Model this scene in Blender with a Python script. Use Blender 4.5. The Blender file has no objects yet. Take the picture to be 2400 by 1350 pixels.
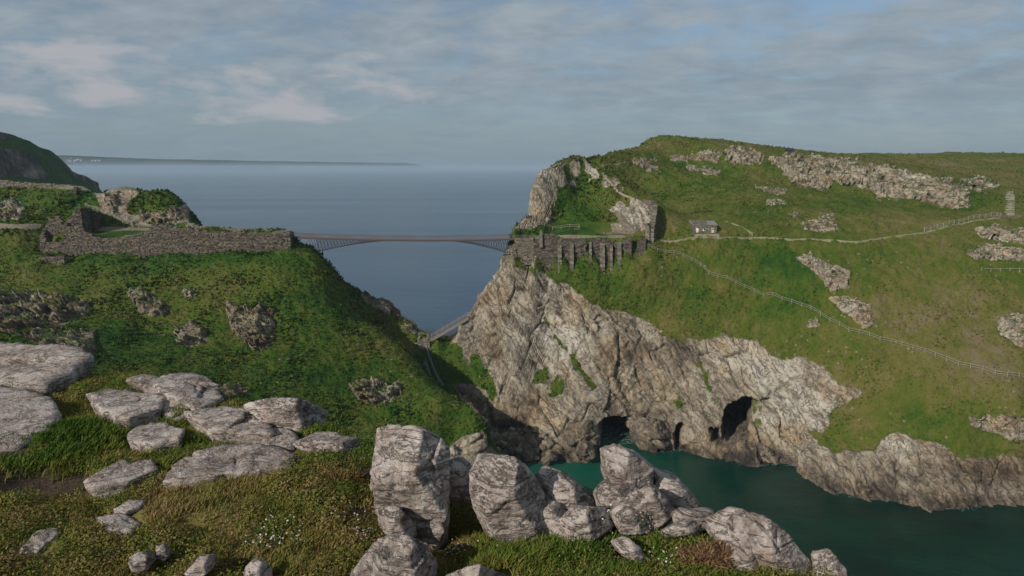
import bpy, bmesh, math, random
import numpy as np
from mathutils import Vector, Matrix
from mathutils.bvhtree import BVHTree

SC = bpy.context.scene
COL = SC.collection

# ------------------------------------------------------------------ camera, light, exposure
CAM_Z = 78.0
PITCH = math.radians(10.0)
FPX = 1600.0                      # focal length in units of a 2400 px wide picture
cam_data = bpy.data.cameras.new("camera")
cam = bpy.data.objects.new("camera", cam_data)
COL.objects.link(cam)
cam.location = (0, 0, CAM_Z)
cam.rotation_euler = (math.radians(90) - PITCH, 0, 0)
cam_data.sensor_width = 36.0
cam_data.lens = 36.0 * FPX / 2400.0
cam_data.clip_start = 0.1
cam_data.clip_end = 200000.0
SC.camera = cam

SUN_EL = math.radians(29.0)
SUN_AZ = math.atan2(-0.71, -0.70)           # from +Y towards +X
sun_dir = Vector((math.sin(SUN_AZ) * math.cos(SUN_EL), math.cos(SUN_AZ) * math.cos(SUN_EL), math.sin(SUN_EL)))
sl = bpy.data.lights.new("sun", 'SUN')
sl.energy = 4.6
sl.angle = math.radians(0.55)
sl.color = (1.0, 0.93, 0.82)
sun = bpy.data.objects.new("sun", sl)
COL.objects.link(sun)
sun.rotation_euler = sun_dir.to_track_quat('Z', 'Y').to_euler()
sun.location = (-200, -100, 300)

SC.view_settings.view_transform = 'Standard'
SC.view_settings.look = 'None'
SC.view_settings.gamma = 1.0
SC.view_settings.exposure = -0.24
SC.view_settings.use_curve_mapping = False
try:
    SC.cycles.use_denoising = True
    SC.cycles.max_bounces = 6
    SC.cycles.diffuse_bounces = 3
    SC.cycles.volume_bounces = 1
    SC.cycles.use_adaptive_sampling = True
except Exception:
    pass


class NT:
    """small helper for building node trees"""
    def __init__(self, tree):
        self.t = tree
        self.t.nodes.clear()

    def n(self, kind, ins=None, **props):
        nd = self.t.nodes.new(kind)
        for k, v in props.items():
            setattr(nd, k, v)
        for k, v in (ins or {}).items():
            s = nd.inputs[k]
            if isinstance(v, bpy.types.NodeSocket):
                self.t.links.new(v, s)
            else:
                if isinstance(v, (tuple, list)) and len(v) == 3 and s.type == 'RGBA':
                    v = (*v, 1.0)
                s.default_value = v
        return nd

    def math(self, op, a, b=0.0, c=None, clamp=False):
        ins = {0: a, 1: b}
        if c is not None:
            ins[2] = c
        return self.n('ShaderNodeMath', ins, operation=op, use_clamp=clamp).outputs[0]

    def mix(self, f, a, b, blend='MIX'):
        nd = self.n('ShaderNodeMix', {0: f, 6: a, 7: b}, data_type='RGBA', blend_type=blend, clamp_factor=True)
        return nd.outputs[2]

    def ramp(self, f, stops, interp='LINEAR'):
        nd = self.n('ShaderNodeValToRGB', {0: f})
        cr = nd.color_ramp
        cr.interpolation = interp
        while len(cr.elements) > 1:
            cr.elements.remove(cr.elements[-1])
        for i, (p, c) in enumerate(stops):
            e = cr.elements[0] if i == 0 else cr.elements.new(p)
            e.position = p
            if not isinstance(c, (tuple, list)):
                c = (c, c, c)
            e.color = (*c[:3], 1.0)
        return nd.outputs[0]

    def noise(self, vec, scale, detail=4.0, rough=0.55, dist=0.0, **kw):
        ins = {'Scale': scale, 'Detail': detail, 'Roughness': rough, 'Distortion': dist}
        if vec is not None:
            ins['Vector'] = vec
        return self.n('ShaderNodeTexNoise', ins, **kw).outputs[0]

    def mapr(self, v, a, b, c=0.0, d=1.0):
        return self.n('ShaderNodeMapRange', {0: v, 1: a, 2: b, 3: c, 4: d}).outputs[0]

    def attr(self, name):
        return self.n('ShaderNodeAttribute', attribute_name=name).outputs['Fac']


# ------------------------------------------------------------------ sky
W = bpy.data.worlds.new("World")
SC.world = W
W.use_nodes = True
w = NT(W.node_tree)
sky = w.n('ShaderNodeTexSky', sky_type='NISHITA', sun_disc=False, sun_elevation=SUN_EL, sun_rotation=SUN_AZ % (2 * math.pi),
          altitude=80.0, air_density=1.0, dust_density=1.4, ozone_density=1.0)
tc = w.n('ShaderNodeTexCoord').outputs['Generated']
sep = w.n('ShaderNodeSeparateXYZ', {0: tc})
zc = w.math('MAXIMUM', sep.outputs[2], 0.0)
den = w.math('ADD', zc, 0.20)
pu = w.math('DIVIDE', sep.outputs[0], den)
pv = w.math('DIVIDE', sep.outputs[1], den)
plane = w.n('ShaderNodeCombineXYZ', {0: pu, 1: pv, 2: 0.0}).outputs[0]
stretch = w.n('ShaderNodeMapping', {'Vector': plane, 'Location': (3.1, 1.7, 0.0), 'Rotation': (0, 0, 0.35), 'Scale': (0.9, 1.1, 1.0)}).outputs[0]
n1 = w.noise(stretch, 2.9, 9.0, 0.60, 0.15)
n2 = w.noise(stretch, 0.9, 4.0, 0.5, 0.2)
cov = w.math('ADD', w.math('MULTIPLY', n1, 0.65), w.math('MULTIPLY', n2, 0.5))
sheet = w.mapr(cov, 0.40, 0.60)                                         # broken high sheet
n3 = w.noise(stretch, 4.6, 7.0, 0.6, 0.3)
thick = w.mapr(w.math('ADD', w.math('MULTIPLY', n3, 0.6), w.math('MULTIPLY', n1, 0.4)), 0.40, 0.62)
zfade = w.mapr(zc, 0.0, 0.10, 0.55, 1.0)
sheet = w.math('MULTIPLY', sheet, zfade)
# low cumulus puffs near the horizon on the western side
az = w.math('ARCTAN2', sep.outputs[0], sep.outputs[1])
cu_vec = w.n('ShaderNodeCombineXYZ', {0: w.math('MULTIPLY', az, 1.0), 1: w.math('MULTIPLY', zc, 3.0), 2: 0.0}).outputs[0]
cn = w.noise(cu_vec, 8.0, 8.0, 0.55, 0.15)
band = w.math('MULTIPLY', w.mapr(zc, 0.035, 0.075), w.mapr(zc, 0.125, 0.185, 1.0, 0.0))
side = w.mapr(az, -0.25, 0.12, 1.0, 0.0)
puff = w.mapr(w.math('ADD', cn, w.math('MULTIPLY', w.math('SUBTRACT', w.math('MULTIPLY', band, side), 1.0), 0.27)), 0.45, 0.58)
cloud_col = w.mix(thick, (2.7, 3.42, 4.1), (4.0, 4.6, 5.05))
base = w.mix(w.math('MULTIPLY', sheet, 0.94), w.mix(1.0, sky.outputs[0], (0.92, 1.0, 1.08), 'MULTIPLY'), cloud_col)
hor = w.mapr(zc, 0.0, 0.16, 1.0, 0.0)
base = w.mix(w.math('MULTIPLY', hor, 0.75), base, (2.5, 3.4, 4.2))
full = w.mix(w.math('MULTIPLY', puff, 0.75), base, (5.3, 5.25, 5.5))
bg = w.n('ShaderNodeBackground', {0: full, 1: 0.1})
wo = w.n('ShaderNodeOutputWorld', {0: bg.outputs[0]})

# ------------------------------------------------------------------ survey helpers
CP, SP = math.cos(PITCH), math.sin(PITCH)


def at(px, py, Y):
    """the point at forward distance Y that is sighted at picture position px, py from the camera station"""
    xc, yc = (px - 1200.0) / FPX, (675.0 - py) / FPX
    t = Y / (CP + yc * SP)
    return (xc * t, Y, CAM_Z + t * (-SP + yc * CP))


def at_z(px, py, z):
    xc, yc = (px - 1200.0) / FPX, (675.0 - py) / FPX
    t = (z - CAM_Z) / (-SP + yc * CP)
    return (xc * t, t * (CP + yc * SP), z)


def sight(x, y, z):
    """picture position at which a world point is sighted (works on arrays)"""
    d = y * CP - (z - CAM_Z) * SP
    u = y * SP + (z - CAM_Z) * CP
    return 1200.0 + FPX * x / d, 675.0 - FPX * u / d


# ------------------------------------------------------------------ numpy noise
def _hash(ix, iy, iz, seed):
    h = (ix * 374761393 + iy * 668265263 + iz * 2147483647 * 7 + seed * 1274126177).astype(np.uint32)
    h = (h ^ (h >> np.uint32(13))) * np.uint32(1274126177)
    h = h ^ (h >> np.uint32(16))
    return (h & np.uint32(0xffffff)).astype(np.float32) / np.float32(0x7fffff) - 1.0


def vnoise(p, seed=0):
    """value noise on an (n,3) array, about -1..1"""
    p = np.asarray(p, dtype=np.float64)
    f = np.floor(p)
    i = f.astype(np.int64)
    t = (p - f).astype(np.float32)
    t = t * t * t * (t * (t * 6 - 15) + 10)
    out = np.zeros(len(p), dtype=np.float32)
    for dx in (0, 1):
        wx = t[:, 0] if dx else 1 - t[:, 0]
        for dy in (0, 1):
            wy = t[:, 1] if dy else 1 - t[:, 1]
            for dz in (0, 1):
                wz = t[:, 2] if dz else 1 - t[:, 2]
                out += wx * wy * wz * _hash(i[:, 0] + dx, i[:, 1] + dy, i[:, 2] + dz, seed)
    return out


def fbm(p, oct=4, seed=0, gain=0.5, lac=2.03, ridged=False):
    a, s, out = 1.0, 0.0, np.zeros(len(p), dtype=np.float32)
    q = np.array(p, dtype=np.float64)
    for k in range(oct):
        v = vnoise(q, seed + 31 * k)
        if ridged:
            v = 1.0 - 2.0 * np.abs(v)
        out += a * v
        s += a
        a *= gain
        q = q * lac + 17.3
    return out / s


def sstep(a, b, x):
    t = np.clip((x - a) / (b - a), 0, 1)
    return t * t * (3 - 2 * t)


def poly_sd(px, py, poly):
    """signed distance (positive inside) to a closed polygon"""
    best = np.full(px.shape, 1e9, dtype=np.float32)
    ins = np.zeros(px.shape, dtype=bool)
    n = len(poly)
    for k in range(n):
        x0, y0 = poly[k]
        x1, y1 = poly[(k + 1) % n]
        ex, ey = x1 - x0, y1 - y0
        t = np.clip(((px - x0) * ex + (py - y0) * ey) / (ex * ex + ey * ey + 1e-9), 0, 1)
        best = np.minimum(best, (px - x0 - t * ex) ** 2 + (py - y0 - t * ey) ** 2)
        c = ((y0 > py) != (y1 > py))
        with np.errstate(divide='ignore', invalid='ignore'):
            xi = (x1 - x0) * (py - y0) / (y1 - y0 + 1e-12) + x0
        ins ^= c & (px < xi)
    d = np.sqrt(best)
    return np.where(ins, d, -d)


# ------------------------------------------------------------------ object helpers
def tag(o, label=None, cat=None, group=None, kind=None):
    if label:
        o['label'] = label
    if cat:
        o['category'] = cat
    if group:
        o['group'] = group
    if kind:
        o['kind'] = kind
    return o


def empty(name, loc, label, cat, group=None):
    o = bpy.data.objects.new(name, None)
    COL.objects.link(o)
    o.location = loc
    return tag(o, label, cat, group)


def mesh_np(name, verts, quads=None, tris=None, mat=None, parent=None, smooth=True, attrs=None):
    """one mesh object from numpy arrays in world coordinates"""
    verts = np.asarray(verts, dtype=np.float32)
    me = bpy.data.meshes.new(name)
    off = np.zeros(3, dtype=np.float32)
    if parent is not None:
        off = np.array(parent.matrix_basis.translation, dtype=np.float32)
        if parent.parent is not None:
            off = off + np.array(parent.parent.matrix_basis.translation, dtype=np.float32)
        verts = verts - off
    me.vertices.add(len(verts))
    me.vertices.foreach_set('co', verts.ravel())
    loops, starts, n = [], [], 0
    if quads is not None and len(quads):
        q = np.asarray(quads, dtype=np.int32)
        loops.append(q.ravel())
        starts.append(np.arange(len(q), dtype=np.int32) * 4)
        n += len(q) * 4
    if tris is not None and len(tris):
        t = np.asarray(tris, dtype=np.int32)
        loops.append(t.ravel())
        starts.append(np.arange(len(t), dtype=np.int32) * 3 + n)
    loops = np.concatenate(loops)
    starts = np.concatenate(starts)
    me.loops.add(len(loops))
    me.loops.foreach_set('vertex_index', loops)
    me.polygons.add(len(starts))
    me.polygons.foreach_set('loop_start', starts)
    me.update(calc_edges=True)
    me.polygons.foreach_set('use_smooth', np.full(len(starts), smooth, dtype=bool))
    for k, v in (attrs or {}).items():
        v = np.asarray(v, dtype=np.float32)
        if v.ndim == 1:
            a = me.attributes.new(k, 'FLOAT', 'POINT')
            a.data.foreach_set('value', v)
        else:
            a = me.attributes.new(k, 'FLOAT_COLOR', 'POINT')
            a.data.foreach_set('color', np.concatenate([v, np.ones((len(v), 1), np.float32)], 1).ravel())
    if mat:
        me.materials.append(mat)
    o = bpy.data.objects.new(name, me)
    COL.objects.link(o)
    if parent is not None:
        o.parent = parent
    return o


class MB:
    """collects boxes, bars and loose polygons for one mesh object"""
    def __init__(self):
        self.v, self.f = [], []

    def add(self, vs, fs):
        b = len(self.v)
        self.v += [tuple(p) for p in vs]
        self.f += [tuple(i + b for i in f) for f in fs]
        return self

    def hexa(self, p):
        """eight corners: bottom ring then top ring, counter-clockwise seen from above"""
        return self.add(p, [(3, 2, 1, 0), (4, 5, 6, 7), (0, 1, 5, 4), (1, 2, 6, 5), (2, 3, 7, 6), (3, 0, 4, 7)])

    def box(self, c, s, ax=None):
        """box at centre c, size s, with optional unit axes (ux, uy, uz)"""
        ux, uy, uz = ax or (Vector((1, 0, 0)), Vector((0, 1, 0)), Vector((0, 0, 1)))
        c = Vector(c)
        hx, hy, hz = ux * s[0] / 2, uy * s[1] / 2, uz * s[2] / 2
        return self.hexa([c - hx - hy - hz, c + hx - hy - hz, c + hx + hy - hz, c - hx + hy - hz,
                          c - hx - hy + hz, c + hx - hy + hz, c + hx + hy + hz, c - hx + hy + hz])

    def bar(self, a, b, w, h=None, up=(0, 0, 1)):
        a, b = Vector(a), Vector(b)
        d = b - a
        L = d.length
        if L < 1e-6:
            return self
        ux = d / L
        up = Vector(up)
        if abs(ux.dot(up)) > 0.98:
            up = Vector((0, 1, 0))
        uy = up.cross(ux).normalized()
        uz = ux.cross(uy)
        return self.box((a + b) / 2, (L, w, h or w), (ux, uy, uz))

    def build(self, name, mat, parent=None, smooth=False):
        me = bpy.data.meshes.new(name)
        off = Vector((0, 0, 0))
        p = parent
        while p is not None:
            off += p.matrix_basis.translation
            p = p.parent
        me.from_pydata([tuple(Vector(v) - off) for v in self.v], [], self.f)
        me.update()
        if smooth:
            me.polygons.foreach_set('use_smooth', [True] * len(me.polygons))
        if mat:
            me.materials.append(mat)
        o = bpy.data.objects.new(name, me)
        COL.objects.link(o)
        if parent is not None:
            o.parent = parent
        return o
# ------------------------------------------------------------------ materials
M = {}


def new_mat(name):
    m = bpy.data.materials.new(name)
    m.use_nodes = True
    M[name] = m
    return m, NT(m.node_tree)


def finish(t, col, rough=0.9, bump=None, strength=0.5, dist=0.1, spec=0.25, extra=None):
    ins = {'Base Color': col, 'Roughness': rough, 'Specular IOR Level': spec}
    if bump is not None:
        b = t.n('ShaderNodeBump', {'Height': bump, 'Strength': strength, 'Distance': dist})
        ins['Normal'] = b.outputs[0]
    ins.update(extra or {})
    p = t.n('ShaderNodeBsdfPrincipled', ins)
    t.n('ShaderNodeOutputMaterial', {0: p.outputs[0]})


def pos(t):
    return t.n('ShaderNodeNewGeometry').outputs['Position']


def grass_colour(t, p, dry, scale=1.0):
    big = t.noise(p, 0.045 * scale, 4, 0.6)
    mid = t.noise(p, 0.32 * scale, 4, 0.62)
    fine = t.noise(p, 1.7 * scale, 3, 0.7)
    v = t.math('ADD', t.math('MULTIPLY', big, 0.45), t.math('ADD', t.math('MULTIPLY', mid, 0.42), t.math('MULTIPLY', fine, 0.28)))
    v = t.math('ADD', v, t.math('MULTIPLY', dry, 0.22))
    return t.ramp(v, [(0.44, (0.007, 0.026, 0.004)), (0.54, (0.017, 0.056, 0.006)), (0.64, (0.037, 0.082, 0.008)),
                      (0.76, (0.076, 0.100, 0.014)), (0.90, (0.125, 0.115, 0.032)), (1.0, (0.16, 0.13, 0.07))]), v


def rock_colour(t, p, tone, scale=1.0, bed=((0.62, -0.10, -0.78), (-0.72, 0.25, -0.62), (-0.25, -0.92, 0.30))):
    """layered slate streaked along its dip: tone 0 dark wet, 0.5 grey-tan, 1 pale"""
    dots = [t.n('ShaderNodeVectorMath', {0: p, 1: b}, operation='DOT_PRODUCT').outputs['Value'] for b in bed]
    wob = t.math('MULTIPLY', t.noise(p, 0.12 * scale, 4, 0.6), 3.0)
    mp = t.n('ShaderNodeCombineXYZ', {0: t.math('MULTIPLY', dots[0], 0.06), 1: t.math('ADD', t.math('MULTIPLY', dots[1], 0.55), wob), 2: t.math('MULTIPLY', dots[2], 0.35)}).outputs[0]
    streak = t.noise(mp, 0.9 * scale, 7, 0.68, 0.35)
    patch = t.noise(p, 0.10 * scale, 5, 0.62, 0.5)
    fine = t.noise(p, 1.5 * scale, 6, 0.72)
    v = t.math('ADD', t.math('MULTIPLY', streak, 0.62), t.math('ADD', t.math('MULTIPLY', patch, 0.62), t.math('MULTIPLY', fine, 0.20)))
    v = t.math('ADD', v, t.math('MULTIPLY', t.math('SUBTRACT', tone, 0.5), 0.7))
    col = t.ramp(v, [(0.34, (0.022, 0.019, 0.018)), (0.50, (0.070, 0.058, 0.051)), (0.60, (0.165, 0.134, 0.100)),
                     (0.69, (0.255, 0.212, 0.158)), (0.80, (0.34, 0.295, 0.228)), (0.96, (0.47, 0.435, 0.37))])
    warm = t.noise(p, 0.09 * scale, 4, 0.6)
    col = t.mix(t.mapr(warm, 0.5, 0.64, 0.0, 0.5), col, t.mix(1.0, col, (1.0, 0.80, 0.55), 'MULTIPLY'))
    cool = t.noise(mp, 0.25 * scale, 4, 0.6)
    col = t.mix(t.mapr(cool, 0.52, 0.66, 0.0, 0.55), col, t.mix(1.0, col, (0.62, 0.60, 0.64), 'MULTIPLY'))
    # joints: thin dark lines along and across the beds
    c1 = t.math('ABSOLUTE', t.math('SUBTRACT', t.noise(mp, 0.75 * scale, 5, 0.62, 0.8), 0.5))
    c2 = t.math('ABSOLUTE', t.math('SUBTRACT', t.noise(p, 0.33 * scale, 5, 0.66, 0.9), 0.5))
    j1 = t.mapr(c1, 0.0, 0.020)
    j2 = t.mapr(c2, 0.0, 0.014)
    crack = t.math('MULTIPLY', j1, j2)
    hgt = t.math('ADD', t.math('ADD', t.math('MULTIPLY', streak, 0.8), t.math('MULTIPLY', fine, 0.6)), t.math('MULTIPLY', crack, 0.30))
    col = t.mix(t.mapr(crack, 0, 1, 0.72, 0.0), col, (0.026, 0.022, 0.020))
    return col, hgt


LEVEL_BEDS = ((0.96, -0.05, -0.22), (0.22, 0.10, 0.97), (0.0, -0.99, 0.1))


def make_terrain_mat():
    m, t = new_mat("terrain")
    p = pos(t)
    rock, gravel, dry, tone = (t.attr(k) for k in ('rock', 'gravel', 'dry', 'tone'))
    g, gv = grass_colour(t, p, dry)
    r, rh = rock_colour(t, p, tone)
    edge = t.noise(p, 0.9, 5, 0.65)
    rmask = t.mapr(t.math('ADD', rock, t.math('MULTIPLY', t.math('SUBTRACT', edge, 0.5), 0.75)), 0.42, 0.56)
    vf = t.n('ShaderNodeTexVoronoi', {'Vector': p, 'Scale': 0.42})
    fl = t.math('MULTIPLY', t.mapr(vf.outputs['Distance'], 0.10, 0.17, 1.0, 0.0), t.mapr(t.noise(p, 0.05, 3, 0.5), 0.50, 0.58))
    g = t.mix(t.math('MULTIPLY', fl, 0.75), g, (0.22, 0.22, 0.15))
    gr = t.ramp(t.noise(p, 1.2, 5, 0.7), [(0.3, (0.15, 0.125, 0.09)), (0.7, (0.27, 0.235, 0.18))])
    gmask = t.mapr(t.math('ADD', gravel, t.math('MULTIPLY', t.math('SUBTRACT', edge, 0.5), 0.5)), 0.42, 0.6)
    col = t.mix(rmask, g, r)
    col = t.mix(gmask, col, gr)
    gh = t.math('ADD', t.math('MULTIPLY', t.noise(p, 1.3, 4, 0.7), 1.0), t.math('MULTIPLY', t.noise(p, 4.0, 3, 0.6), 0.35))
    h = t.n('ShaderNodeMix', {0: rmask, 2: gh, 3: t.math('MULTIPLY', rh, 1.2)}, data_type='FLOAT').outputs[0]
    finish(t, col, 0.92, h, 0.9, 0.55, 0.15)
    return m


def make_outcrop_mat(name, tone, turf):
    """turf: how readily grass takes hold on flat tops"""
    m, t = new_mat(name)
    geo = t.n('ShaderNodeNewGeometry')
    p = geo.outputs['Position']
    nz = t.n('ShaderNodeSeparateXYZ', {0: geo.outputs['Normal']}).outputs[2]
    r, rh = rock_colour(t, p, tone, 1.3, LEVEL_BEDS)
    g, _ = grass_colour(t, p, 0.55)
    e = t.noise(p, 0.8, 4, 0.65)
    mask = t.mapr(t.math('ADD', nz, t.math('MULTIPLY', t.math('SUBTRACT', e, 0.5), 2.0)), turf, turf + 0.16)
    col = t.mix(mask, r, g)
    finish(t, col, 0.92, rh, 0.9, 0.35, 0.15)


def make_masonry_mat(name, dark, light, lichen=0.25):
    m, t = new_mat(name)
    p = pos(t)
    rnd = t.n('ShaderNodeNewGeometry').outputs['Random Per Island']
    a = t.ramp(rnd, [(0.0, dark), (0.55, tuple((d + l) / 2 for d, l in zip(dark, light))), (1.0, light)])
    n = t.noise(p, 2.5, 5, 0.7)
    col = t.mix(t.mapr(n, 0.35, 0.65, 0.55, 0.0), a, tuple(d * 0.45 for d in dark))
    l = t.noise(p, 0.5, 4, 0.65)
    col = t.mix(t.mapr(l, 0.58, 0.70, 0.0, lichen * 2), col, (0.10, 0.10, 0.035))
    finish(t, col, 0.95, n, 0.7, 0.15, 0.1)


def make_plain(name, col, rough=0.7, var=0.25, scale=3.0, spec=0.3, metallic=0.0):
    m, t = new_mat(name)
    p = pos(t)
    n = t.noise(p, scale, 5, 0.65)
    c = t.mix(t.mapr(n, 0.3, 0.7), tuple(x * (1 - var) for x in col), tuple(min(1, x * (1 + var)) for x in col))
    finish(t, c, rough, n, 0.2, 0.02, spec, {'Metallic': metallic})


def make_water():
    m, t = new_mat("sea_water")
    p = pos(t)
    sp = t.n('ShaderNodeSeparateXYZ', {0: p})
    X, Y = sp.outputs[0], sp.outputs[1]
    outer = t.mapr(Y, 195.0, 260.0)
    # distance to the head of the cove (beach)
    dx, dy = t.math('SUBTRACT', X, 12.0), t.math('SUBTRACT', Y, 172.0)
    d = t.math('SQRT', t.math('ADD', t.math('MULTIPLY', dx, dx), t.math('MULTIPLY', dy, dy)))
    wob = t.math('MULTIPLY', t.math('SUBTRACT', t.noise(p, 0.09, 3, 0.5), 0.5), 26.0)
    shallow = t.mapr(t.math('ADD', d, wob), 4.0, 46.0, 1.0, 0.0)
    bed = t.noise(p, 0.045, 4, 0.6)
    cove = t.mix(t.mapr(bed, 0.36, 0.62), (0.0012, 0.016, 0.0115), (0.002, 0.030, 0.0205))
    cove = t.mix(shallow, cove, (0.006, 0.078, 0.050))
    col = t.mix(outer, cove, (0.010, 0.044, 0.085))
    foam_n = t.noise(p, 0.9, 6, 0.75, 0.8)
    fa = t.attr('foam')
    foam = t.mapr(t.math('ADD', foam_n, t.math('MULTIPLY', t.math('SUBTRACT', fa, 1.0), 0.40)), 0.50, 0.66)
    col = t.mix(t.math('MULTIPLY', foam, 0.6), col, (0.5, 0.55, 0.53))
    st = t.n('ShaderNodeMapping', {'Vector': p, 'Rotation': (0, 0, 0.5), 'Scale': (0.55, 1.0, 1.0)}).outputs[0]
    h = t.math('ADD', t.math('MULTIPLY', t.noise(st, 0.09, 4, 0.6), 1.2), t.math('ADD', t.math('MULTIPLY', t.noise(st, 0.7, 4, 0.6), 0.30), t.math('MULTIPLY', t.noise(st, 2.2, 3, 0.6), 0.08)))
    swell = t.noise(t.n('ShaderNodeMapping', {'Vector': p, 'Rotation': (0, 0, 0.12), 'Scale': (0.12, 1.0, 1.0)}).outputs[0], 0.006, 4, 0.6)
    rough = t.mapr(swell, 0.35, 0.65, 0.20, 0.27)
    finish(t, col, rough, h, 0.32, 1.0, t.mapr(Y, 190.0, 260.0, 0.26, 0.5), {'IOR': 1.33})


def make_tussock():
    m, t = new_mat("tussock")
    p = pos(t)
    c, _ = grass_colour(t, p, t.attr('dry'))
    finish(t, c, 0.9, spec=0.1)


make_terrain_mat()
make_tussock()
make_outcrop_mat("outcrop_rock", 0.57, 0.82)
make_outcrop_mat("outcrop_dark", 0.47, 0.76)
make_water()
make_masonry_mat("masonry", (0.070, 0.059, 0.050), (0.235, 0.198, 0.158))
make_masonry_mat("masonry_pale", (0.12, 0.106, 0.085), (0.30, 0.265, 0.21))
make_plain("weathered_wood", (0.29, 0.27, 0.21), 0.85, 0.2)
make_plain("grey_wood", (0.20, 0.185, 0.165), 0.85, 0.2)
make_plain("gravel_path", (0.27, 0.235, 0.175), 0.95, 0.2, 1.5)
make_plain("pale_path", (0.235, 0.23, 0.135), 0.95, 0.2, 1.5)
make_plain("concrete", (0.20, 0.20, 0.195), 0.9, 0.2, 1.5)
make_plain("bridge_steel", (0.055, 0.05, 0.055), 0.5, 0.1, 1.0, 0.5)
make_plain("bridge_red", (0.12, 0.035, 0.03), 0.5, 0.1, 1.0, 0.5)
make_plain("bridge_deck", (0.145, 0.112, 0.105), 0.8, 0.15, 1.0)
make_plain("white_paint", (0.72, 0.72, 0.68), 0.6, 0.06, 4.0)
make_plain("cream_paint", (0.62, 0.56, 0.42), 0.6, 0.06, 4.0)
make_plain("dark_glass", (0.02, 0.022, 0.025), 0.15, 0.1, 1.0, 0.6)
make_plain("dark_stone", (0.05, 0.05, 0.052), 0.9, 0.3, 1.5)


def make_wet():
    m, t = new_mat("outcrop_wet")
    p = pos(t)
    r, rh = rock_colour(t, p, 0.36, 1.5)
    finish(t, r, 0.8, rh, 0.9, 0.3, 0.2)


def make_near_rock():
    m, t = new_mat("near_rock")
    p = pos(t)
    big = t.noise(p, 0.9, 4, 0.6, 0.5)
    mid = t.noise(p, 4.5, 5, 0.65, 0.4)
    st = t.n('ShaderNodeMapping', {'Vector': p, 'Rotation': (0.3, 0.2, 0.0), 'Scale': (1.0, 1.0, 4.0)}).outputs[0]
    str_ = t.noise(st, 3.0, 6, 0.7, 0.6)
    fine = t.noise(p, 26.0, 4, 0.7)
    v = t.math('ADD', t.math('MULTIPLY', big, 0.50), t.math('ADD', t.math('MULTIPLY', mid, 0.35), t.math('MULTIPLY', str_, 0.22)))
    col = t.ramp(v, [(0.36, (0.07, 0.060, 0.054)), (0.43, (0.19, 0.154, 0.132)), (0.50, (0.32, 0.262, 0.232)), (0.58, (0.435, 0.365, 0.328)), (0.68, (0.53, 0.475, 0.425))])
    # pale and dark lichen
    lich = t.mapr(t.math('ADD', fine, t.math('MULTIPLY', mid, 0.55)), 0.80, 0.90)
    col = t.mix(t.math('MULTIPLY', lich, 0.75), col, (0.46, 0.44, 0.41))
    dk = t.mapr(t.math('ADD', t.noise(p, 14.0, 5, 0.75), t.math('MULTIPLY', str_, 0.6)), 0.82, 0.94)
    col = t.mix(t.math('MULTIPLY', dk, 0.45), col, (0.045, 0.040, 0.036))
    och = t.mapr(t.noise(p, 2.2, 4, 0.6), 0.58, 0.70)
    col = t.mix(t.math('MULTIPLY', och, 0.45), col, (0.21, 0.155, 0.085))
    vor = t.n('ShaderNodeTexVoronoi', {'Vector': t.n('ShaderNodeMix', {0: 0.12, 4: st, 5: t.n('ShaderNodeTexNoise', {'Vector': p, 'Scale': 2.5}).outputs['Color']}, data_type='VECTOR').outputs[1], 'Scale': 1.1}, feature='DISTANCE_TO_EDGE').outputs['Distance']
    crack = t.mapr(t.math('ADD', vor, t.math('MULTIPLY', t.math('SUBTRACT', mid, 0.42), 0.25)), 0.0, 0.03)
    col = t.mix(t.mapr(crack, 0, 1, 0.38, 0.0), col, (0.05, 0.043, 0.037))
    bl = t.math('ABSOLUTE', t.math('SUBTRACT', t.noise(st, 1.6, 6, 0.68, 0.7), 0.5))
    bl = t.mapr(bl, 0.0, 0.022)
    col = t.mix(t.mapr(bl, 0, 1, 0.34, 0.0), col, (0.05, 0.042, 0.037))
    crack = t.math('MULTIPLY', crack, bl)
    h = t.math('ADD', t.math('ADD', t.math('MULTIPLY', mid, 0.8), t.math('MULTIPLY', str_, 0.5)), t.math('ADD', t.math('MULTIPLY', fine, 0.22), t.math('MULTIPLY', crack, 0.25)))
    finish(t, col, 0.97, h, 1.0, 0.09, 0.08)


make_wet()
make_near_rock()


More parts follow.
